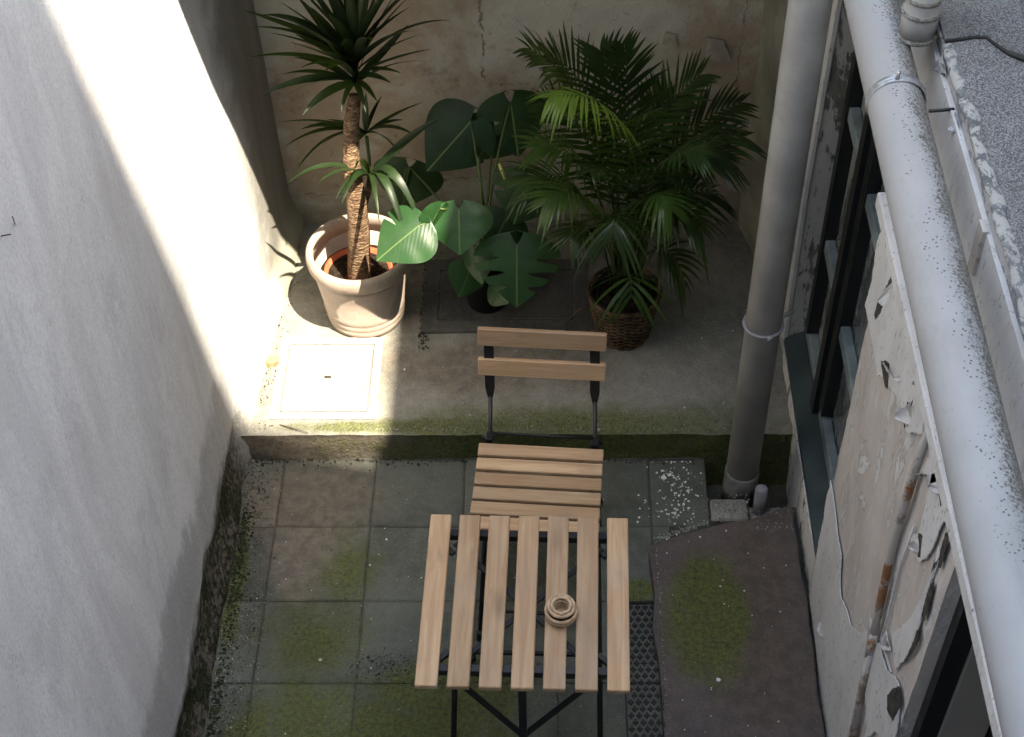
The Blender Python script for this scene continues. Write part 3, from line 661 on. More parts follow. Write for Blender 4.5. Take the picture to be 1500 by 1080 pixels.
# access covers on the platform
def cover(x0,x1,y0,y1,fr,m,name,label,z=.137,notch=True):
    t = thing(name, label, 'cover', ((x0+x1)/2,(y0+y1)/2,.13))
    part('frame', join(box(x0,x1,y0,y0+fr,.122,z),box(x0,x1,y1-fr,y1,.122,z),box(x0,x0+fr,y0+fr,y1-fr,.122,z),box(x1-fr,x1,y0+fr,y1-fr,.122,z)), m, t)
    gp=.005
    part('lid', bbox_b(x0+fr+gp,x1-fr-gp,y0+fr+gp,y1-fr-gp,.118,z+.001,.002), m, t)
    part('lifting_hole', box((x0+x1)/2-.012,(x0+x1)/2+.012,(y0+y1)/2-.006,(y0+y1)/2+.006,z+.0012,z+.002), M_GRIT, t)
cover(-.965,-.595,3.375,3.76,.030,M_COVER,'access_cover','square concrete access cover in the sunlit corner by the step')
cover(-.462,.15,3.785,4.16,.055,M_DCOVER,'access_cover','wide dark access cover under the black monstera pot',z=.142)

# ------------------------------------------------------------------ loose bits
def scatter(n, area, zf, size, seed, flat=.3):
    r = random.Random(seed); out = []
    for _ in range(n):
        x,y = area(r); z = zf(x,y) if callable(zf) else zf; s_ = size*r.uniform(.4,1.4)*(2.0 if r.random()<.05 else 1); a = r.uniform(0,6.28); k = r.choice((3,4,5))
        P = [(x+s_*cos(a+2*pi*i/k)*r.uniform(.5,1), y+s_*sin(a+2*pi*i/k)*r.uniform(.5,1), z) for i in range(k)]
        out.append(prism(P,(r.uniform(-.2,.2)*s_,r.uniform(-.2,.2)*s_,s_*flat+.0006)))
    return join(*out)
zfl = lambda x,y: .131 if y>3.315 else (.046 if x>.35 and y<3.0 else .0008)
def ga(cx,cy,sx,sy):
    return lambda r: (max(-1.03,min(.80,r.gauss(cx,sx))), r.gauss(cy,sy))
def un(x0,x1,y0,y1): return lambda r: (r.uniform(x0,x1), r.uniform(y0,y1))
def inpit(x,y): return zfl(x,y)
V = join(scatter(120,lambda r:(min(.52,r.gauss(.43,.045)),min(3.29,r.gauss(3.19,.07))),.0008,.0042,1), scatter(35,lambda r:(min(.53,r.gauss(.40,.05)),r.uniform(3.02,3.09)),.0008,.004,2), scatter(90,un(-1.0,.3,2.2,3.28),.0015,.0024,3),
         scatter(34,un(.38,.80,2.2,3.0),.046,.0030,4), scatter(40,un(-.6,.75,3.35,4.2),.133,.0028,5), scatter(2,un(.49,.52,2.39,2.41),.046,.008,6), scatter(1,un(-.72,-.71,2.50,2.51),.001,.007,7), scatter(1,un(-.42,-.41,2.80,2.81),.001,.007,8))
tag(part('paint_chips', V, M_CHIP), 'small white paint chips scattered over the paving', kind='stuff')
def edge_l(r):
    y = r.uniform(2.0,3.3); return (-1.045+abs(r.gauss(0,.05)), y)
tag(part('dark_grit', join(scatter(1500,edge_l,.001,.0021,11,.7), scatter(450,un(-1.02,-.92,2.1,2.75),.001,.0019,12,.7), scatter(200,un(-1.0,.4,2.1,3.3),.001,.0022,13,.6),
    scatter(250,lambda r:(r.gauss(-.52,.06),r.gauss(2.47,.03)),.001,.0026,14,.6), scatter(260,lambda r:(r.uniform(-1.03,.5),3.305-abs(r.gauss(0,.012))),.001,.0036,15,.7), scatter(260,un(-.47,-.43,3.7,4.2),.131,.004,16,.6),
    scatter(150,lambda r:(-1.01+abs(r.gauss(0,.02)),r.uniform(3.33,4.3)),.131,.0035,17,.7)), M_GRIT), 'dark grit and soil gathered along the foot of the left wall', kind='stuff')
tag(part('pale_grit', join(scatter(900,edge_l,.001,.0019,21,.6), scatter(300,un(-1.02,-.9,2.1,2.75),.001,.0024,22,.6), scatter(150,un(-.92,.2,2.1,3.3),.001,.0020,23,.5), scatter(320,lambda r:(-1.0+abs(r.gauss(0,.03)),r.uniform(3.33,4.2)),.131,.0032,24,.6),
    scatter(160,lambda r:(r.uniform(-.6,.6),3.325+abs(r.gauss(0,.01))),.128,.003,25,.5), scatter(200,lambda r:(r.gauss(.62,.05),r.gauss(3.08,.03)),.011,.003,26,.5), scatter(150,lambda r:(lambda q:(.34+.22*q,2.93+.085*q+r.gauss(0,.006)))(r.random()),.043,.0035,27,.6), scatter(160,lambda r:(.346+abs(r.gauss(0,.004)),r.uniform(2.2,2.92)),.043,.0024,28,.6), scatter(60,un(.68,.80,2.95,3.08),.046,.0025,29,.4)), M_GRITL), 'pale plaster grit on the paving by the walls', kind='stuff')
mo = []
rm = random.Random(44)
for _ in range(520):
    y = rm.uniform(2.0,3.1); x = -1.035+abs(rm.gauss(0,.018)); s_ = rm.uniform(.003,.008); mo.append(([(x+s_,y,0),(x,y+s_,0),(x-s_,y,0),(x,y-s_,0),(x,y,s_*1.1)],[(0,1,4),(1,2,4),(2,3,4),(3,0,4)]))
for _ in range(420):
    x = rm.uniform(.341,.352); y = rm.uniform(2.1,2.92); s_ = rm.uniform(.002,.005); mo.append(([(x+s_,y,.04),(x,y+s_,.04),(x-s_,y,.04),(x,y-s_,.04),(x,y,.044+s_*.6)],[(0,1,4),(1,2,4),(2,3,4),(3,0,4)]))
tag(part('moss', join(*mo), M_MOSS), 'dark moss tufts along the foot of the left wall and the slab edge', kind='stuff')
bc = (-0.987,3.638,0.14)
tag(part('brick_fragment', prism([(bc[0]-.026,bc[1]-.01,.131),(bc[0]-.006,bc[1]-.018,.131),(bc[0]+.024,bc[1]-.008,.131),(bc[0]+.02,bc[1]+.016,.131),(bc[0]-.012,bc[1]+.018,.131)],(.003,.002,.02),.001,.01), M_BRICK), 'small orange brick fragment lying at the foot of the sunlit wall', 'brick fragment')
tag(part('twig', tube([(-0.9247,3.351,0.136),(-0.8797,3.332,0.14),(-0.8243,3.314,0.136)],[.0016,.002,.001],6), M_TWIG), 'thin dry twig on the platform edge near the left wall', 'twig')

# ------------------------------------------------------------------ folding table
def plank(l, w_, h, b=.0025):
    return bbox_b(-l/2,l/2,-w_/2,w_/2,-h/2,h/2,b)
def wood(name, parent, l, w_, h, loc, rot=(0,0,0), m=None):
    V,F = plank(l,w_,h); rr = random.Random(name+str(loc)); 
    uv = [(v[0],v[1]+v[2]) for v in V]
    o = part(name,(V,F),m or M_WOOD,parent,local=True,uv=uv); o.location = loc; o.rotation_euler = rot; return o
def bar(name, parent, a, b, w_, h, up=(0,0,1), m=None, bev=.001):
    a, b = Vector(a), Vector(b); d = (b-a); l = d.length; x = d.normalized(); u = Vector(up); y = u.cross(x).normalized(); z = x.cross(y)
    V,F = bbox_b(-l/2,l/2,-w_/2,w_/2,-h/2,h/2,bev); c = (a+b)/2
    V = [c+x*v[0]+y*v[1]+z*v[2] for v in V]
    return part(name,(V,F),m or M_STEEL,parent,local=True)
tb = thing('folding_table', 'small folding bistro table with seven light wooden slats on black steel legs', 'table', (-.064,2.266,0), radians(-1.6))
for i in range(7):
    x = -.246+i*.082
    wood('slat', tb, .545, .058, .018, (x,0,.691), (0,0,pi/2))
for y in (-.205,.225): bar('cross_bar', tb, (-.272,y,.668),(.262,y,.668),.022,.024)
for s_ in (-1,1):
    bar('corner_bracket', tb, (s_*.250,.205,.668),(s_*.205,.160,.668),.016,.012); bar('corner_bracket', tb, (s_*.235,-.190,.668),(s_*.195,-.150,.668),.016,.012)
    part('leg', tube([(s_*.192,.215,.655),(s_*.205,-.02,.34),(s_*.215,-.235,.012)],.0085,12), M_STEEL, tb, True, True)
    part('leg', tube([(s_*.172,-.195,.655),(s_*.178,.02,.34),(s_*.185,.235,.012)],.0085,12), M_STEEL, tb, True, True)
    part('foot_cap', tube([(s_*.215,-.235,.0),(s_*.215,-.232,.03)],.012,12), M_CAP, tb, True, True)
    part('foot_cap', tube([(s_*.185,.235,.0),(s_*.185,.232,.03)],.012,12), M_CAP, tb, True, True)
bar('diagonal_brace', tb, (-.205,.205,.655),(.190,-.190,.655),.016,.006); bar('diagonal_brace', tb, (.205,.205,.647),(-.190,-.190,.647),.016,.006)
bar('front_brace', tb, (-.165,-.205,.60),(-.004,-.213,.345),.020,.006,(0,1,0)); bar('front_brace', tb, (.165,-.205,.60),(-.004,-.213,.345),.020,.006,(0,1,0))
bar('centre_bar', tb, (-.004,-.206,.655),(-.004,-.222,.20),.022,.006,(0,1,0))
bar('stretcher', tb, (-.215,-.225,.20),(.215,-.225,.20),.012,.012); bar('stretcher', tb, (-.185,.20,.10),(.185,.20,.10),.012,.012)
for (x,y) in ((-.246,-.205),(.246,-.205),(-.246,.225),(.246,.225)): part('bolt', tube([(x,y,.65),(x,y,.657)],.006,8), M_SCREW, tb, True, True)

# coiled cane ring dish on the table
rc = (0.0301,2.211,0.7)
t = thing('coiled_holder', 'small round tan coiled cane holder with a hole in the middle on the wooden table', 'holder', (rc[0],rc[1],.7))
for k,(R_,z,q) in enumerate([(.0365,.006,.0042),(.0395,.0165,.0044),(.0400,.0275,.0044),(.0335,.0440,.0048),(.0245,.0475,.0048)]): part('coil', torus((rc[0],rc[1],.7005+z),R_,q,44,8), M_ROPE, t, True)
for R_,z in ((.0215,.036),(.0215,.024),(.0215,.012)): part('inner_coil', torus((rc[0],rc[1],.7005+z),R_,.0038,32,8), M_ROPE, t, True)
part('coil_gap_core', lathe([(.023,.002),(.033,.002),(.036,.016),(.0362,.0275),(.032,.040),(.029,.0445),(.0235,.0445)],(rc[0],rc[1],.7),36,True), M_COILGAP, t, True)  # near-black core paints the shade in the gaps between coils
part('knot', bbox_b(rc[0]-.004,rc[0]+.004,rc[1]-.032,rc[1]-.022,.742,.754,.002), M_ROPE, t)
part('base_disc', lathe([(0.0001,.001),(.022,.001),(.022,.006),(.0001,.006)],(rc[0],rc[1],.7),24,True), M_ROPE, t)

# ------------------------------------------------------------------ folding chair
ch = thing('folding_chair', 'folding chair of wooden slats on a black frame pushed under the table', 'chair', (-.036,2.83,0), radians(-4.2))
ys = [.135,.0795,.024,-.0315,-.087,-.1425,-.198]
for i,y in enumerate(ys[:6]):
    wood('seat_slat', ch, .388, .046, .016, (0,y,.446+.006*(y/.14 if y>0 else 0)), (0,0,0))
for s_ in (-1,1): bar('seat_rail', ch, (s_*.155,.170,.428),(s_*.150,-.185,.428),.012,.018)
tl = radians(14)
bx_ = .012
for k,zz in enumerate((.775,.667)):
    o = wood('back_slat', ch, .392, .060, .018, (-.008,.325-(.775-zz)*.22,zz-.01), (pi/2-tl,0,0))
for s_ in (-1,1):
    a, b_ = Vector((s_*.162-.010,.331,.778)), Vector((s_*.163-.004,.275,.535))
    # flat upper plate tapering into a rod
    n = (b_-a).normalized(); sx = Vector((1,0,0)); sy = n.cross(sx).normalized(); V=[]; sec=[(0,.015,.003),(.82,.015,.003),(1.0,.0065,.0055)]
    for t_,hw,hh in sec:
        c = a.lerp(b_,t_); V += [c+sx*hw+sy*hh, c-sx*hw+sy*hh, c-sx*hw-sy*hh, c+sx*hw-sy*hh]
    F = [(0,1,2,3),(8,9,10,11)]+[(i*4+k,i*4+(k+1)%4,i*4+4+(k+1)%4,i*4+4+k) for i in range(2) for k in range(4)]
    part('back_post', (V,F), M_STEEL, ch, False, True)
    lx = s_*.165
    part('leg', tube([(s_*.163-.004,.276,.545),(lx,.200,.440),(lx,.05,.30),(lx-.0*s_,-.26,.012)],.0075,12), M_STEEL, ch, True, True)
    part('leg', tube([(s_*.185,-.165,.425),(s_*.185,.02,.26),(s_*.185,.29,.012)],.0075,12), M_STEEL, ch, True, True)
    part('foot_cap', tube([(lx,-.262,0),(lx,-.256,.03)],.0115,12), M_CAP, ch, True, True)
    part('foot_cap', tube([(s_*.185,.292,0),(s_*.185,.285,.03)],.0115,12), M_CAP, ch, True, True)
    part('hinge_plate', bbox_b(s_*.165-.012,s_*.165+.012,.175,.215,.425,.455,.002), M_STEEL, ch, False, True)
    part('hinge_bolt', tube([(s_*.150,.195,.440),(s_*.190,.195,.440)],.007,10), M_STEEL, ch, True, True)
part('cross_rod', tube([(-.165,.205,.452),(.165,.205,.452)],.005,10), M_STEEL, ch, True, True)
part('cross_rod', tube([(-.185,.23,.07),(.185,.23,.07)],.006,10), M_STEEL, ch, True, True)
part('cross_rod', tube([(-.165,-.20,.07),(.165,-.20,.07)],.006,10), M_STEEL, ch, True, True)
part('knob', tube([(.186,-.10,.425),(.200,-.10,.425)],.012,12), M_CAP, ch, True, True)

# ------------------------------------------------------------------ terracotta pot and yucca
PC = Vector((-.668,3.895,.13))
tp = thing('terracotta_pot', 'large pale terracotta pot with a rolled rim and grooved foot in the sunny corner', 'pot', PC)
part('body', lathe([(.0001,.012),(.132,.012),(.134,0),(.138,.004),(.1435,.030),(.1405,.033),(.1415,.037),(.1465,.058),(.1435,.061),(.1445,.065),(.150,.088),(.148,.091),(.168,.235),(.172,.262),(.160,.262),(.135,.03),(.0001,.03)],PC,64), M_TERRA, tp, True)
part('rim', lathe([(.160,.262),(.171,.262),(.181,.268),(.187,.282),(.189,.300),(.187,.318),(.180,.328),(.172,.330),(.164,.326),(.161,.315)],PC,64,True), M_TERRA, tp, True)
yu = thing('yucca_plant', 'tall dark yucca with a ringed brown cane standing in the terracotta pot', 'plant', PC+Vector((0,0,.03)))
part('nursery_pot', lathe([(.0001,.035),(.10,.035),(.118,.215),(.123,.215),(.123,.224),(.113,.224),(.108,.20),(.0001,.20)],(PC.x-.01,PC.y-.005,PC.z),40), M_ORANGE, yu, True)
part('soil', disc((PC.x-.01,PC.y-.005,PC.z+.208),.109), M_SOIL, yu)
part('soil_mulch', disc((PC.x,PC.y,PC.z+.198),.158), M_SOIL, yu)
YB = (-0.6705,3.85,0.3647)
part('trunk', tube([(YB[0],YB[1]+.01,.30),YB,(-0.6525,3.86,0.5614),(-0.6494,3.87,0.7236),(-0.6592,3.92,0.8307),(-0.6461,3.95,0.9652),(-0.6271,3.97,1.061)],[.041,.041,.038,.033,.029,.026,.020],18), M_BARK, yu, True)
part('trunk', tube([(-0.6557,3.89,0.6038),(-0.629,3.91,0.6545),(-0.6074,3.92,0.7193),(-0.5982,3.92,0.7706)],[.018,.014,.012,.010],12), M_BARK, yu, True)
part('trunk', tube([(-0.6098,3.93,0.7016),(-0.6065,3.98,0.7801),(-0.6094,4,0.8672)],[.007,.006,.006],10), M_STEM, yu, True)
def strap(a, tip, width, arch=.18, side=None, fold=.35, n=10, tw=0):
    """a long narrow leaf: keel-folded strip from a to tip, arching upward on the way"""
    a, tip = Vector(a), Vector(tip); L = (tip-a).length; V, F, U = [], [], []
    for i in range(n+1):
        t_ = i/n; c = a.lerp(tip,t_) + Vector((0,0,arch*L*4*t_*(1-t_)))
        t2 = min(1,t_+.02); t1 = max(0,t_-.02)
        d = (a.lerp(tip,t2)+Vector((0,0,arch*L*4*t2*(1-t2))) - a.lerp(tip,t1)-Vector((0,0,arch*L*4*t1*(1-t1)))).normalized()
        s1 = d.cross(Vector((0,0,1)));
        if s1.length < .05: s1 = Vector((1,0,0))
        s1.normalize(); up = s1.cross(d).normalized()
        if side is not None:
            k = Matrix.Rotation(side+tw*t_,3,d); s1 = k@s1; up = k@up
        w_ = width/2*min(1, .42+2.4*t_)*(1-max(0,(t_-.42)/.58)**1.7)+.0004
        V += [c - s1*w_ + up*w_*fold, c, c + s1*w_ + up*w_*fold]; U += [(t_,0),(t_,.5),(t_,1)]
        if i:
            k = (i-1)*3; F += [(k,k+1,k+4,k+3),(k+1,k+2,k+5,k+4)]
    return V, F, U
rl = random.Random(12)
# (tip, crown centre, width, arch) read off the plant
A0 = (-0.6208,3.95,1.109); A1 = (-0.6027,3.95,1.25)
TA = [((-0.9033,3.87,1.399),.030,.10),((-0.8704,3.91,1.416),.032,.14),((-0.9193,3.85,1.303),.026,.08),((-0.8582,3.88,1.372),.028,.05),((-0.9039,3.83,1.171),.030,.10),((-0.8221,3.85,1.155),.026,.12),((-0.7786,3.81,1.105),.034,.14),
 ((-0.7928,3.97,1.302),.028,.05),((-0.2988,3.94,1.368),.036,.12),((-0.3668,3.91,1.536),.044,.05),((-0.41,3.85,1.395),.034,.08),((-0.3956,3.99,1.284),.026,.06),((-0.4551,3.85,1.236),.028,.10),((-0.4874,3.83,1.215),.026,.08),
 ((-0.5336,3.81,1.156),.024,.10),((-0.6752,3.94,1.59),.040,.03),((-0.6043,3.97,1.708),.042,.02),((-0.5336,3.94,1.792),.044,.02),((-0.4861,3.99,1.695),.042,.02),((-0.422,3.91,1.675),.042,.03),((-0.5175,3.8,1.633),.044,.04),
 ((-0.5817,3.8,1.587),.040,.05),((-0.4554,3.83,1.566),.042,.05),((-0.6573,3.83,1.473),.038,.08),((-0.4215,4.07,1.381),.036,.05),((-0.7461,4.05,1.348),.034,.06),((-0.5246,3.77,1.416),.036,.14),((-0.6217,3.76,1.4),.034,.16),((-0.6821,3.79,1.291),.030,.14),
 ((-0.758,3.8,1.297),.028,.10),((-0.8291,4.07,1.139),.026,.10),((-0.4089,4.1,1.099),.026,.10),((-0.6498,3.8,1.125),.022,.16),((-0.5723,3.8,1.124),.024,.16),((-0.8721,4.02,1.108),.028,.10)]
def ylv(tip, A0_, A1_, wd, ar, fr):
    b = Vector(A0_).lerp(Vector(A1_), fr)
    V,F,U = strap(b, tip, wd*.86, ar, rl.uniform(-.5,.5), rl.uniform(.15,.5), 11, rl.uniform(-.6,.6))
    part('leaf', (V,F), M_YUC, yu, True, uv=U)
for i,(tip,wd,ar) in enumerate(TA):
    tz = Vector(tip).z; fr = max(0,min(1,(tz-Vector(A0).z+.05)/.5)); ylv(tip,A0,A1,wd,ar,fr)
for k in range(26):      # inner upright leaves of the crown
    a = rl.uniform(0,6.28); e = rl.uniform(.5,1.35); L = rl.uniform(.26,.40); b = Vector(A0).lerp(Vector(A1),rl.uniform(.1,1))
    ylv(b+Vector((cos(a)*cos(e),sin(a)*cos(e)*.8,sin(e)))*L, b, b, rl.uniform(.028,.042), rl.uniform(.0,.06), 0)
B0 = (-0.6184,4.05,0.8119)
for tip,wd,ar in [((-0.9009,3.99,0.936),.028,.08),((-0.8907,3.96,0.8498),.026,.16),((-0.889,3.93,0.7133),.026,.24),((-0.4803,4.02,0.9194),.026,.08),((-0.4438,4.02,0.8493),.030,.18),((-0.6066,4.08,0.9908),.030,.0),((-0.7527,4.11,0.8538),.026,.06),
  ((-0.7052,3.99,0.7576),.024,.16),((-0.8457,4.08,0.8344),.028,.12),((-0.7955,4.14,0.71),.026,.12),((-0.5571,4.11,0.9531),.026,.04),((-0.5162,4.14,0.6611),.026,.16),((-0.4238,4.14,0.8999),.024,.05)]: ylv(tip,B0,(-0.6153,4.05,0.8708),wd,ar,.5)
C0 = (-0.6002,3.91,0.74)
for tip,wd,ar in [((-0.7487,3.72,0.8934),.026,.16),((-0.8611,3.8,0.8312),.024,.22),((-0.6964,3.75,0.8082),.024,.20),((-0.6654,3.68,0.852),.028,.24),((-0.4645,3.68,0.6638),.034,.42),((-0.4116,3.72,0.6725),.034,.48),((-0.549,3.66,0.7742),.022,.30),((-0.4825,3.85,0.8084),.026,.16),
  ((-0.3639,3.95,0.9765),.040,.06),((-0.4448,3.85,0.6936),.028,.22),((-0.5224,3.95,0.8192),.028,.10),((-0.6965,3.95,0.806),.026,.12),((-0.6166,3.72,0.9552),.022,.2),((-0.7689,4,0.7195),.024,.18)]: ylv(tip,C0,(-0.5968,3.92,0.7856),wd,ar,.5)

# ------------------------------------------------------------------ monstera
MP = Vector((-.225,3.94,.142))
mn = thing('monstera_plant', 'monstera with broad split glossy leaves in a black nursery pot between the other two plants', 'plant', MP)
part('pot', lathe([(.0001,.0),(.070,.0),(.088,.15),(.093,.15),(.093,.162),(.084,.162),(.080,.14),(.0001,.14)],MP,40), M_BLKPOT, mn, True)
part('soil', disc((MP.x,MP.y,MP.z+.145),.080), M_SOIL, mn)
MONM = [M_MON]
def monleaf(att, tip, width, splits=(), droop=.10, cup=.12, roll=0., twist_up=(0,-.6,.8), sidew=(1,1)):
    """heart-shaped blade: att = where the stalk joins, tip = its point"""
    att, tip = Vector(att), Vector(tip); ax = tip-att; L = ax.length; d = ax.normalized()
    up = Vector(twist_up).normalized(); up = (up-d*up.dot(d)).normalized(); up = Matrix.Rotation(roll,3,d)@up; sd_ = d.cross(up).normalized()
    n, m = 40, 7; V, F, U = [], [], []
    def halfw(t_):     # t from -0.22 (lobe tops) to 1 (tip)
        if t_ <= -.22 or t_ >= 1: return 0
        u = (t_+.22)/1.22
        return (sin(pi*min(1,u**.62))**.72)*(1-.42*u**3)*.62
    for si,sg in enumerate((-1,1)):
        base = len(V)
        for i in range(n+1):
            t_ = -.22+1.22*i/n; w_ = halfw(t_)*width*sidew[si]
            inner = 0 if t_ >= 0 else max(0,(.10*(-t_/.22)**.7))*width
            cut = 1
            for (c,wd,dep) in splits:
                if si == (0 if c < 0 else 1) and abs(t_-abs(c)) < wd: cut = min(cut, 1-dep*(1-(abs(t_-abs(c))/wd)**2))
            if t_ < 0 and inner > w_: inner = w_
            for j in range(m+1):
                v = j/m; lat = inner+(max(w_,inner+.0002)-inner)*v*cut; q = lat/width
                # lateral parts sweep forward a little
                p_ = att+d*(t_*L+lat*.10)+sd_*sg*lat
                p_ += up*(-droop*L*(max(0,t_)**2) - cup*width*(q**2)*3 + .004*width*8*q*sin(t_*17+si)*.35)
                V.append(p_); U.append((t_, .5+sg*q*.8))
            if i:
                for j in range(m):
                    k = base+(i-1)*(m+1)+j; F.append((k,k+1,k+m+2,k+m+1))
    o = part('leaf', (V,F), MONM[0], mn, True, uv=U); bm = bmesh.new(); bm.from_mesh(o.data); bmesh.ops.remove_doubles(bm, verts=bm.verts, dist=.0003); bm.to_mesh(o.data); bm.free()
    return o
crown = MP+Vector((0,0,.15))
def petiole(att, bend=.05, r=.0045, m=None, start=None):
    a = Vector(start) if start else crown+Vector((rl.uniform(-.02,.02),rl.uniform(-.02,.02),0)); b = Vector(att)
    pts = [a.lerp(b,t_)+Vector((0,0,bend*4*t_*(1-t_))) + Vector(((a.x-b.x),(a.y-b.y),0))*(.35*4*t_*(1-t_)*.5) for t_ in [k/8 for k in range(9)]]
    part('leaf_stalk', tube(pts,[r*1.3-(r*.5)*k/8 for k in range(9)],8), m or M_STEM, mn, True)
sp8 = [(.18,.05,.62),(.42,.06,.70),(.66,.05,.6),(-.22,.05,.6),(-.45,.06,.72),(-.68,.05,.55)]
MD = [ # attach, tip, width, splits, roll, droop
 ((-0.1059,3.74,0.6111),(-0.1073,3.6,0.449),.245,sp8,0,.10,(0,-.5,.85)),
 ((-0.297,3.78,0.7362),(-0.2948,3.66,0.6409),.185,[],.05,.10,(0,-.45,.9)),
 ((-0.4223,3.7,0.7367),(-0.5641,3.6,0.6784),.175,[(.3,.04,.5)],.15,.12,(-.1,-.75,.65)),
 ((-0.3565,3.76,0.7545),(-0.4211,3.7,0.651),.11,[],-.5,.12,(.5,-.7,.5)),
 ((-0.263,4.12,0.8321),(-0.4189,4.02,0.6931),.215,[(-.2,.05,.5)],.1,.06,(.1,-.85,.5)),
 ((-0.1264,4.15,0.8891),(-0.101,4.08,0.7009),.20,[(.3,.07,.6),(.55,.06,.6)],0,.06,(.1,-.8,.5)),
 ((-0.1829,4.15,0.7866),(-0.2448,4.1,0.6764),.18,[],.2,.10,(.1,-.8,.5)),
 ((-0.4918,4.15,0.6056),(-0.5293,4.1,0.4533),.21,[],0,.05,(0,-.8,.5)),
 ((-0.251,3.8,0.5307),(-0.2358,3.72,0.4386),.115,[],.3,.1,(-.3,-.8,.5)),
 ((-0.2714,3.84,0.408),(-0.3168,3.78,0.3125),.12,[],-.4,.1,(-.3,-.8,.5)),
 ((-0.0649,3.98,0.6933),(-0.1206,3.9,0.5522),.20,[(.35,.05,.4)],.1,.05,(0,-.8,.5)),
 ((-0.1445,3.93,0.5634),(-0.1973,3.85,0.4833),.17,[],-.2,.08,(0,-.8,.5)),
 ((-0.1954,3.8,0.3528),(-0.1462,3.72,0.3479),.10,[],.3,.1,(0,-.8,.5)),
]
for k,(a,b,wd,spl,roll,dr,up) in enumerate(MD):
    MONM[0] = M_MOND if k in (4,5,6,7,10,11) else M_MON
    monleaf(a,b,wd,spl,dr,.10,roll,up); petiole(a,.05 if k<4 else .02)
part('stake', tube([(MP.x+.01,MP.y,MP.z+.14),(-0.2353,3.95,0.8164)],.006,8), M_STEM, mn, True)
part('leaf_stalk', tube([(-0.1403,3.8,0.8481),(-0.1595,3.82,0.8951)],[.006,.005],8), M_YSTEM, mn, True, label='yellowing cut stalk')

# ------------------------------------------------------------------ palm and basket
BC = Vector((0.267,3.787,.13))
bk = thing('wicker_basket', 'brown woven wicker basket holding the palm', 'basket', BC)
part('liner', lathe([(.0001,.006),(.082,.006),(.116,.205),(.112,.205),(.080,.03),(.0001,.03)],BC,40), M_BLKPOT, bk, True)
NS = 28
for k in range(NS):
    a = 2*pi*k/NS; part('stake', tube([BC+Vector((r_*cos(a),r_*sin(a),z)) for r_,z in ((.088,.002),(.106,.10),(.124,.212))],.0042,6), M_WICK, bk, True)
NR = 21
for j in range(NR):
    z = .008+j*.0098; r0 = .088+.036*z/.212; pts = []
    for i in range(NS*2+1):
        a = 2*pi*i/(NS*2)+pi/NS/2; rr = r0 + (.0045 if (i+ (j%2)*2)%4 < 2 else -.0035); pts.append(BC+Vector((rr*cos(a),rr*sin(a),z+.001*sin(i*1.7+j))))
    part('weave_strand', tube(pts,.0040,6,False), M_WICK, bk, True)
for q in range(3):
    pts = [BC+Vector(((.126+.003*sin(9*a+q*2.1))*cos(a),(.126+.003*sin(9*a+q*2.1))*sin(a),.213+.004*cos(9*a+q*2.1))) for a in [2*pi*i/72 for i in range(73)]]
    part('rim_braid', tube(pts,.0045,6,False), M_WICK, bk, True)
pts = [(0.1389,3.72,0.3559),(0.0676,3.7,0.3429),(0.0343,3.68,0.3093),(0.0271,3.66,0.2614)]
part('handle', tube([BC+Vector((-.115,-.03,.16)),BC+Vector((-.165,-.035,.15)),BC+Vector((-.205,-.04,.09)),BC+Vector((-.205,-.04,.012))],.003,8), M_WICK, bk, True)

pm = thing('palm_plant', 'bushy parlour palm with many arching feather fronds in the wicker basket', 'plant', BC+Vector((0,0,.02)))
part('nursery_pot', lathe([(.0001,.035),(.070,.035),(.098,.190),(.102,.190),(.102,.198),(.094,.198),(.092,.18),(.0001,.18)],BC,36), M_BLKPOT, pm, True)
part('soil', disc(BC+Vector((0,0,.186)),.092), M_SOIL, pm)
def frond(ctrl, n, length, width=.014, start=.32, m=None, droop=.30, lift=.15, spread=1.0, seed=0, tipf=.55):
    """ctrl: rachis control points; leaflets in two ranks from 'start' to the end"""
    r = random.Random(seed); P = [Vector(p) for p in ctrl]
    def pt(t_):      # quadratic/cubic bezier
        Q = P[:]
        while len(Q) > 1: Q = [Q[i].lerp(Q[i+1],t_) for i in range(len(Q)-1)]
        return Q[0]
    rach = [pt(k/16) for k in range(17)]
    mesh = [tube(rach,[.0042-.0032*k/16 for k in range(17)],6)]
    for k in range(n):
        t_ = start+(1-start)*(k+.5)/n; c = pt(t_); d = (pt(min(1,t_+.02))-pt(t_-.02)).normalized()
        s0 = d.cross(Vector((0,0,1))); s0 = s0.normalized() if s0.length>.08 else Vector((1,0,0)); up = s0.cross(d).normalized()
        f = sin(pi*min(1,.18+.72*(k+.5)/n))**.7
        for sg in (-1,1):
            L = length*f*r.uniform(.85,1.1)*(1 if t_<.9 else tipf+.3); fw = .55+.9*(k/n)**1.5+r.uniform(-.1,.1)
            dr = (s0*sg*spread + d*fw + up*(lift+r.uniform(-.12,.12))).normalized()
            sag = droop*r.uniform(.7,1.3); V=[]; F=[]; N=6
            for i in range(N+1):
                q = i/N; cc = c+dr*L*q+Vector((0,0,-1))*L*sag*q*q
                t2 = (dr+Vector((0,0,-1))*2*sag*q).normalized(); ws = t2.cross(up).normalized() if t2.cross(up).length>.1 else s0
                nn = ws.cross(t2)
                w_ = width/2*min(1,.35+3*q)*(1-max(0,(q-.35)/.65)**1.8)+.0003
                V += [cc-ws*w_-nn*w_*.35, cc, cc+ws*w_-nn*w_*.35]
                if i: b = (i-1)*3; F += [(b,b+1,b+4,b+3),(b+1,b+2,b+5,b+4)]
            mesh.append((V,F))
    return part('frond', join(*mesh), m or M_PALM, pm, True)
b0 = BC+Vector((0,0,.19))
def bs(): return b0+Vector((rl.uniform(-.045,.045),rl.uniform(-.045,.045),0))
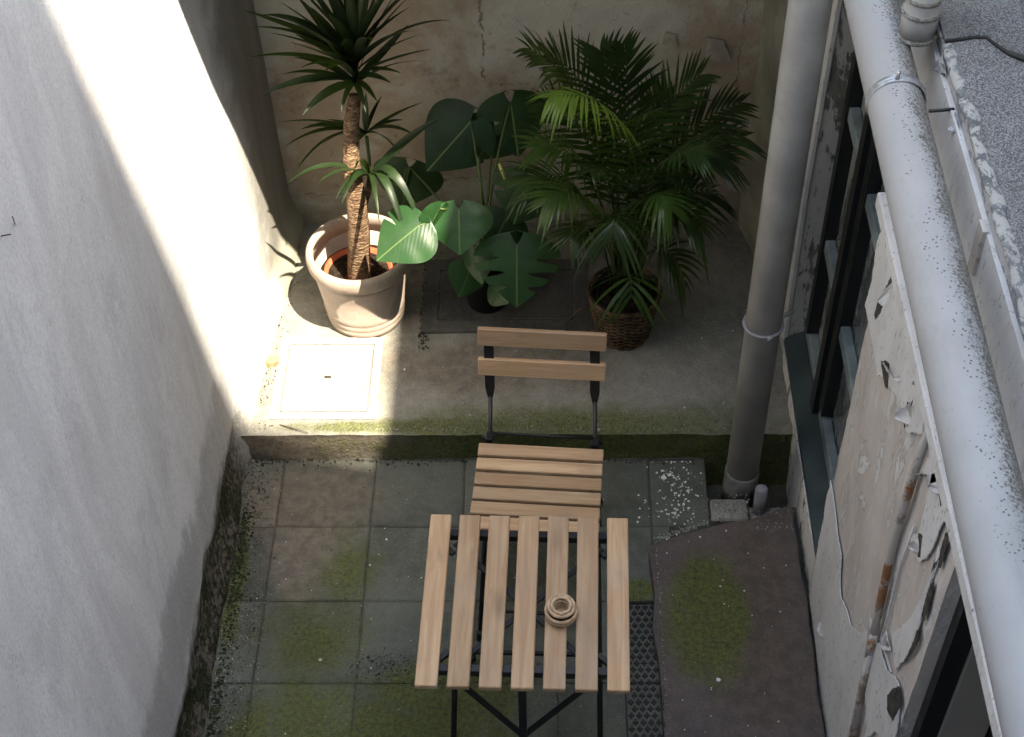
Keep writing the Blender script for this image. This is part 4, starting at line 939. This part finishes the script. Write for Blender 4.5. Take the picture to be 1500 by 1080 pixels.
FR = [
 (((0.2078,3.85,0.8374),(0.1229,3.85,1.224),(-0.0563,3.85,1.329)),26,.20,.30,.30,1.0),
 (((0.2219,3.9,0.7949),(0.1468,3.95,1.202),(-0.0043,4,1.194)),24,.17,.30,.15,1.0),
 (((0.2333,3.9,0.7948),(0.2249,3.95,1.122),(0.1718,4.05,1.169)),24,.16,.35,.10,.9),
 (((0.2561,3.9,0.7946),(0.2696,3.95,1.095),(0.244,3.98,1.232)),22,.15,.35,.12,.9),
 (((0.2797,3.88,0.7518),(0.3464,3.92,1.062),(0.4849,3.95,1.146)),24,.18,.35,.18,1.0),
 (((0.2908,3.86,0.739),(0.4039,3.9,0.9944),(0.625,3.95,1.036)),26,.17,.35,.25,1.0),
 (((0.2874,3.8,0.7614),(0.4275,3.8,1.046),(0.6326,3.85,0.9764)),26,.18,.35,.35,1.0),
 (((0.2841,3.74,0.7846),(0.3968,3.7,1.1),(0.5739,3.7,1.003)),26,.18,.35,.45,1.0),
 (((0.2689,3.7,0.8494),(0.3262,3.62,1.166),(0.4678,3.56,1.147)),24,.15,.40,.5,1.0),
 (((0.195,3.76,0.7974),(0.0797,3.72,1.114),(-0.0374,3.7,1.064)),24,.17,.35,.40,1.0),
 (((0.1826,3.72,0.8032),(0.0578,3.65,1.09),(-0.0914,3.62,0.9794)),24,.16,.35,.45,1.0),
 (((0.1913,3.66,0.8271),(0.0979,3.55,1.119),(-0.0165,3.5,0.9998)),22,.14,.35,.55,1.0),
 (((0.2236,3.62,0.804),(0.2149,3.55,1.009),(0.2015,3.48,0.8888)),14,.17,.45,.75,1.0),
 (((0.2693,3.66,0.797),(0.3053,3.56,1.109),(0.3823,3.5,0.9684)),20,.16,.35,.60,1.0),
 (((0.2845,3.7,0.7307),(0.4022,3.66,0.9685),(0.4993,3.62,0.7721)),20,.16,.35,.60,1.0),
 (((0.2815,3.7,0.5127),(0.2731,3.62,0.6527),(0.2772,3.58,0.5023)),7,.14,.45,.60,1.0),
 (((0.2508,3.95,0.661),(0.3365,4.05,0.9333),(0.42,4.12,0.9353)),22,.16,.35,.20,1.0),
 (((0.2274,3.95,0.6612),(0.132,4.05,0.9067),(-0.0052,4.1,0.9265)),22,.17,.35,.20,1.0),
 (((0.2948,3.85,0.6254),(0.4268,3.9,0.793),(0.6036,3.95,0.6269)),20,.16,.35,.45,1.0),
 (((0.2492,3.75,0.835),(0.2446,3.68,1.197),(0.2997,3.6,1.272)),20,.14,.40,.45,1.0),
 (((0.2261,3.72,0.8322),(0.1817,3.6,1.13),(0.1268,3.48,1.151)),20,.13,.40,.5,1.0),
 (((0.3011,3.72,0.6202),(0.4054,3.68,0.7479),(0.4653,3.66,0.4859)),12,.14,.40,.6,1.0),
 (((0.1966,3.7,0.6706),(0.1236,3.62,0.8923),(0.0693,3.55,0.8106)),16,.13,.40,.6,1.0),
]
for k,(c,n,L,st,dr,spd) in enumerate(FR): frond((bs(),)+c, int(n*.86), L*1.22, .0145, st, (M_PALMM if k in (9,15,11,19,13) else None), dr, .15, spd, k)
frond((bs(),(0.1907,3.72,0.9192),(0.1081,3.64,1.243),(0.1976,3.42,1.427)) if False else (bs(),(0.3263,3.68,1.008),(0.2637,3.56,1.367),(0.092,3.46,1.469),(0.0072,3.42,1.472)), 20, .17, .012, .48, M_PALMY, .62, .0, 1.0, 77)
for f_ in [o for o in pm.children if o.data.materials[0] == M_PALMY]: f_['label'] = 'bright yellow green frond'
for k in range(14):
    a = bs(); part('cane', tube([a, a+Vector((rl.uniform(-.05,.05),rl.uniform(-.05,.03),rl.uniform(.2,.35))), a+Vector((rl.uniform(-.09,.09),rl.uniform(-.06,.04),rl.uniform(.4,.55)))],[.005,.004,.003],6), M_STEM, pm, True)
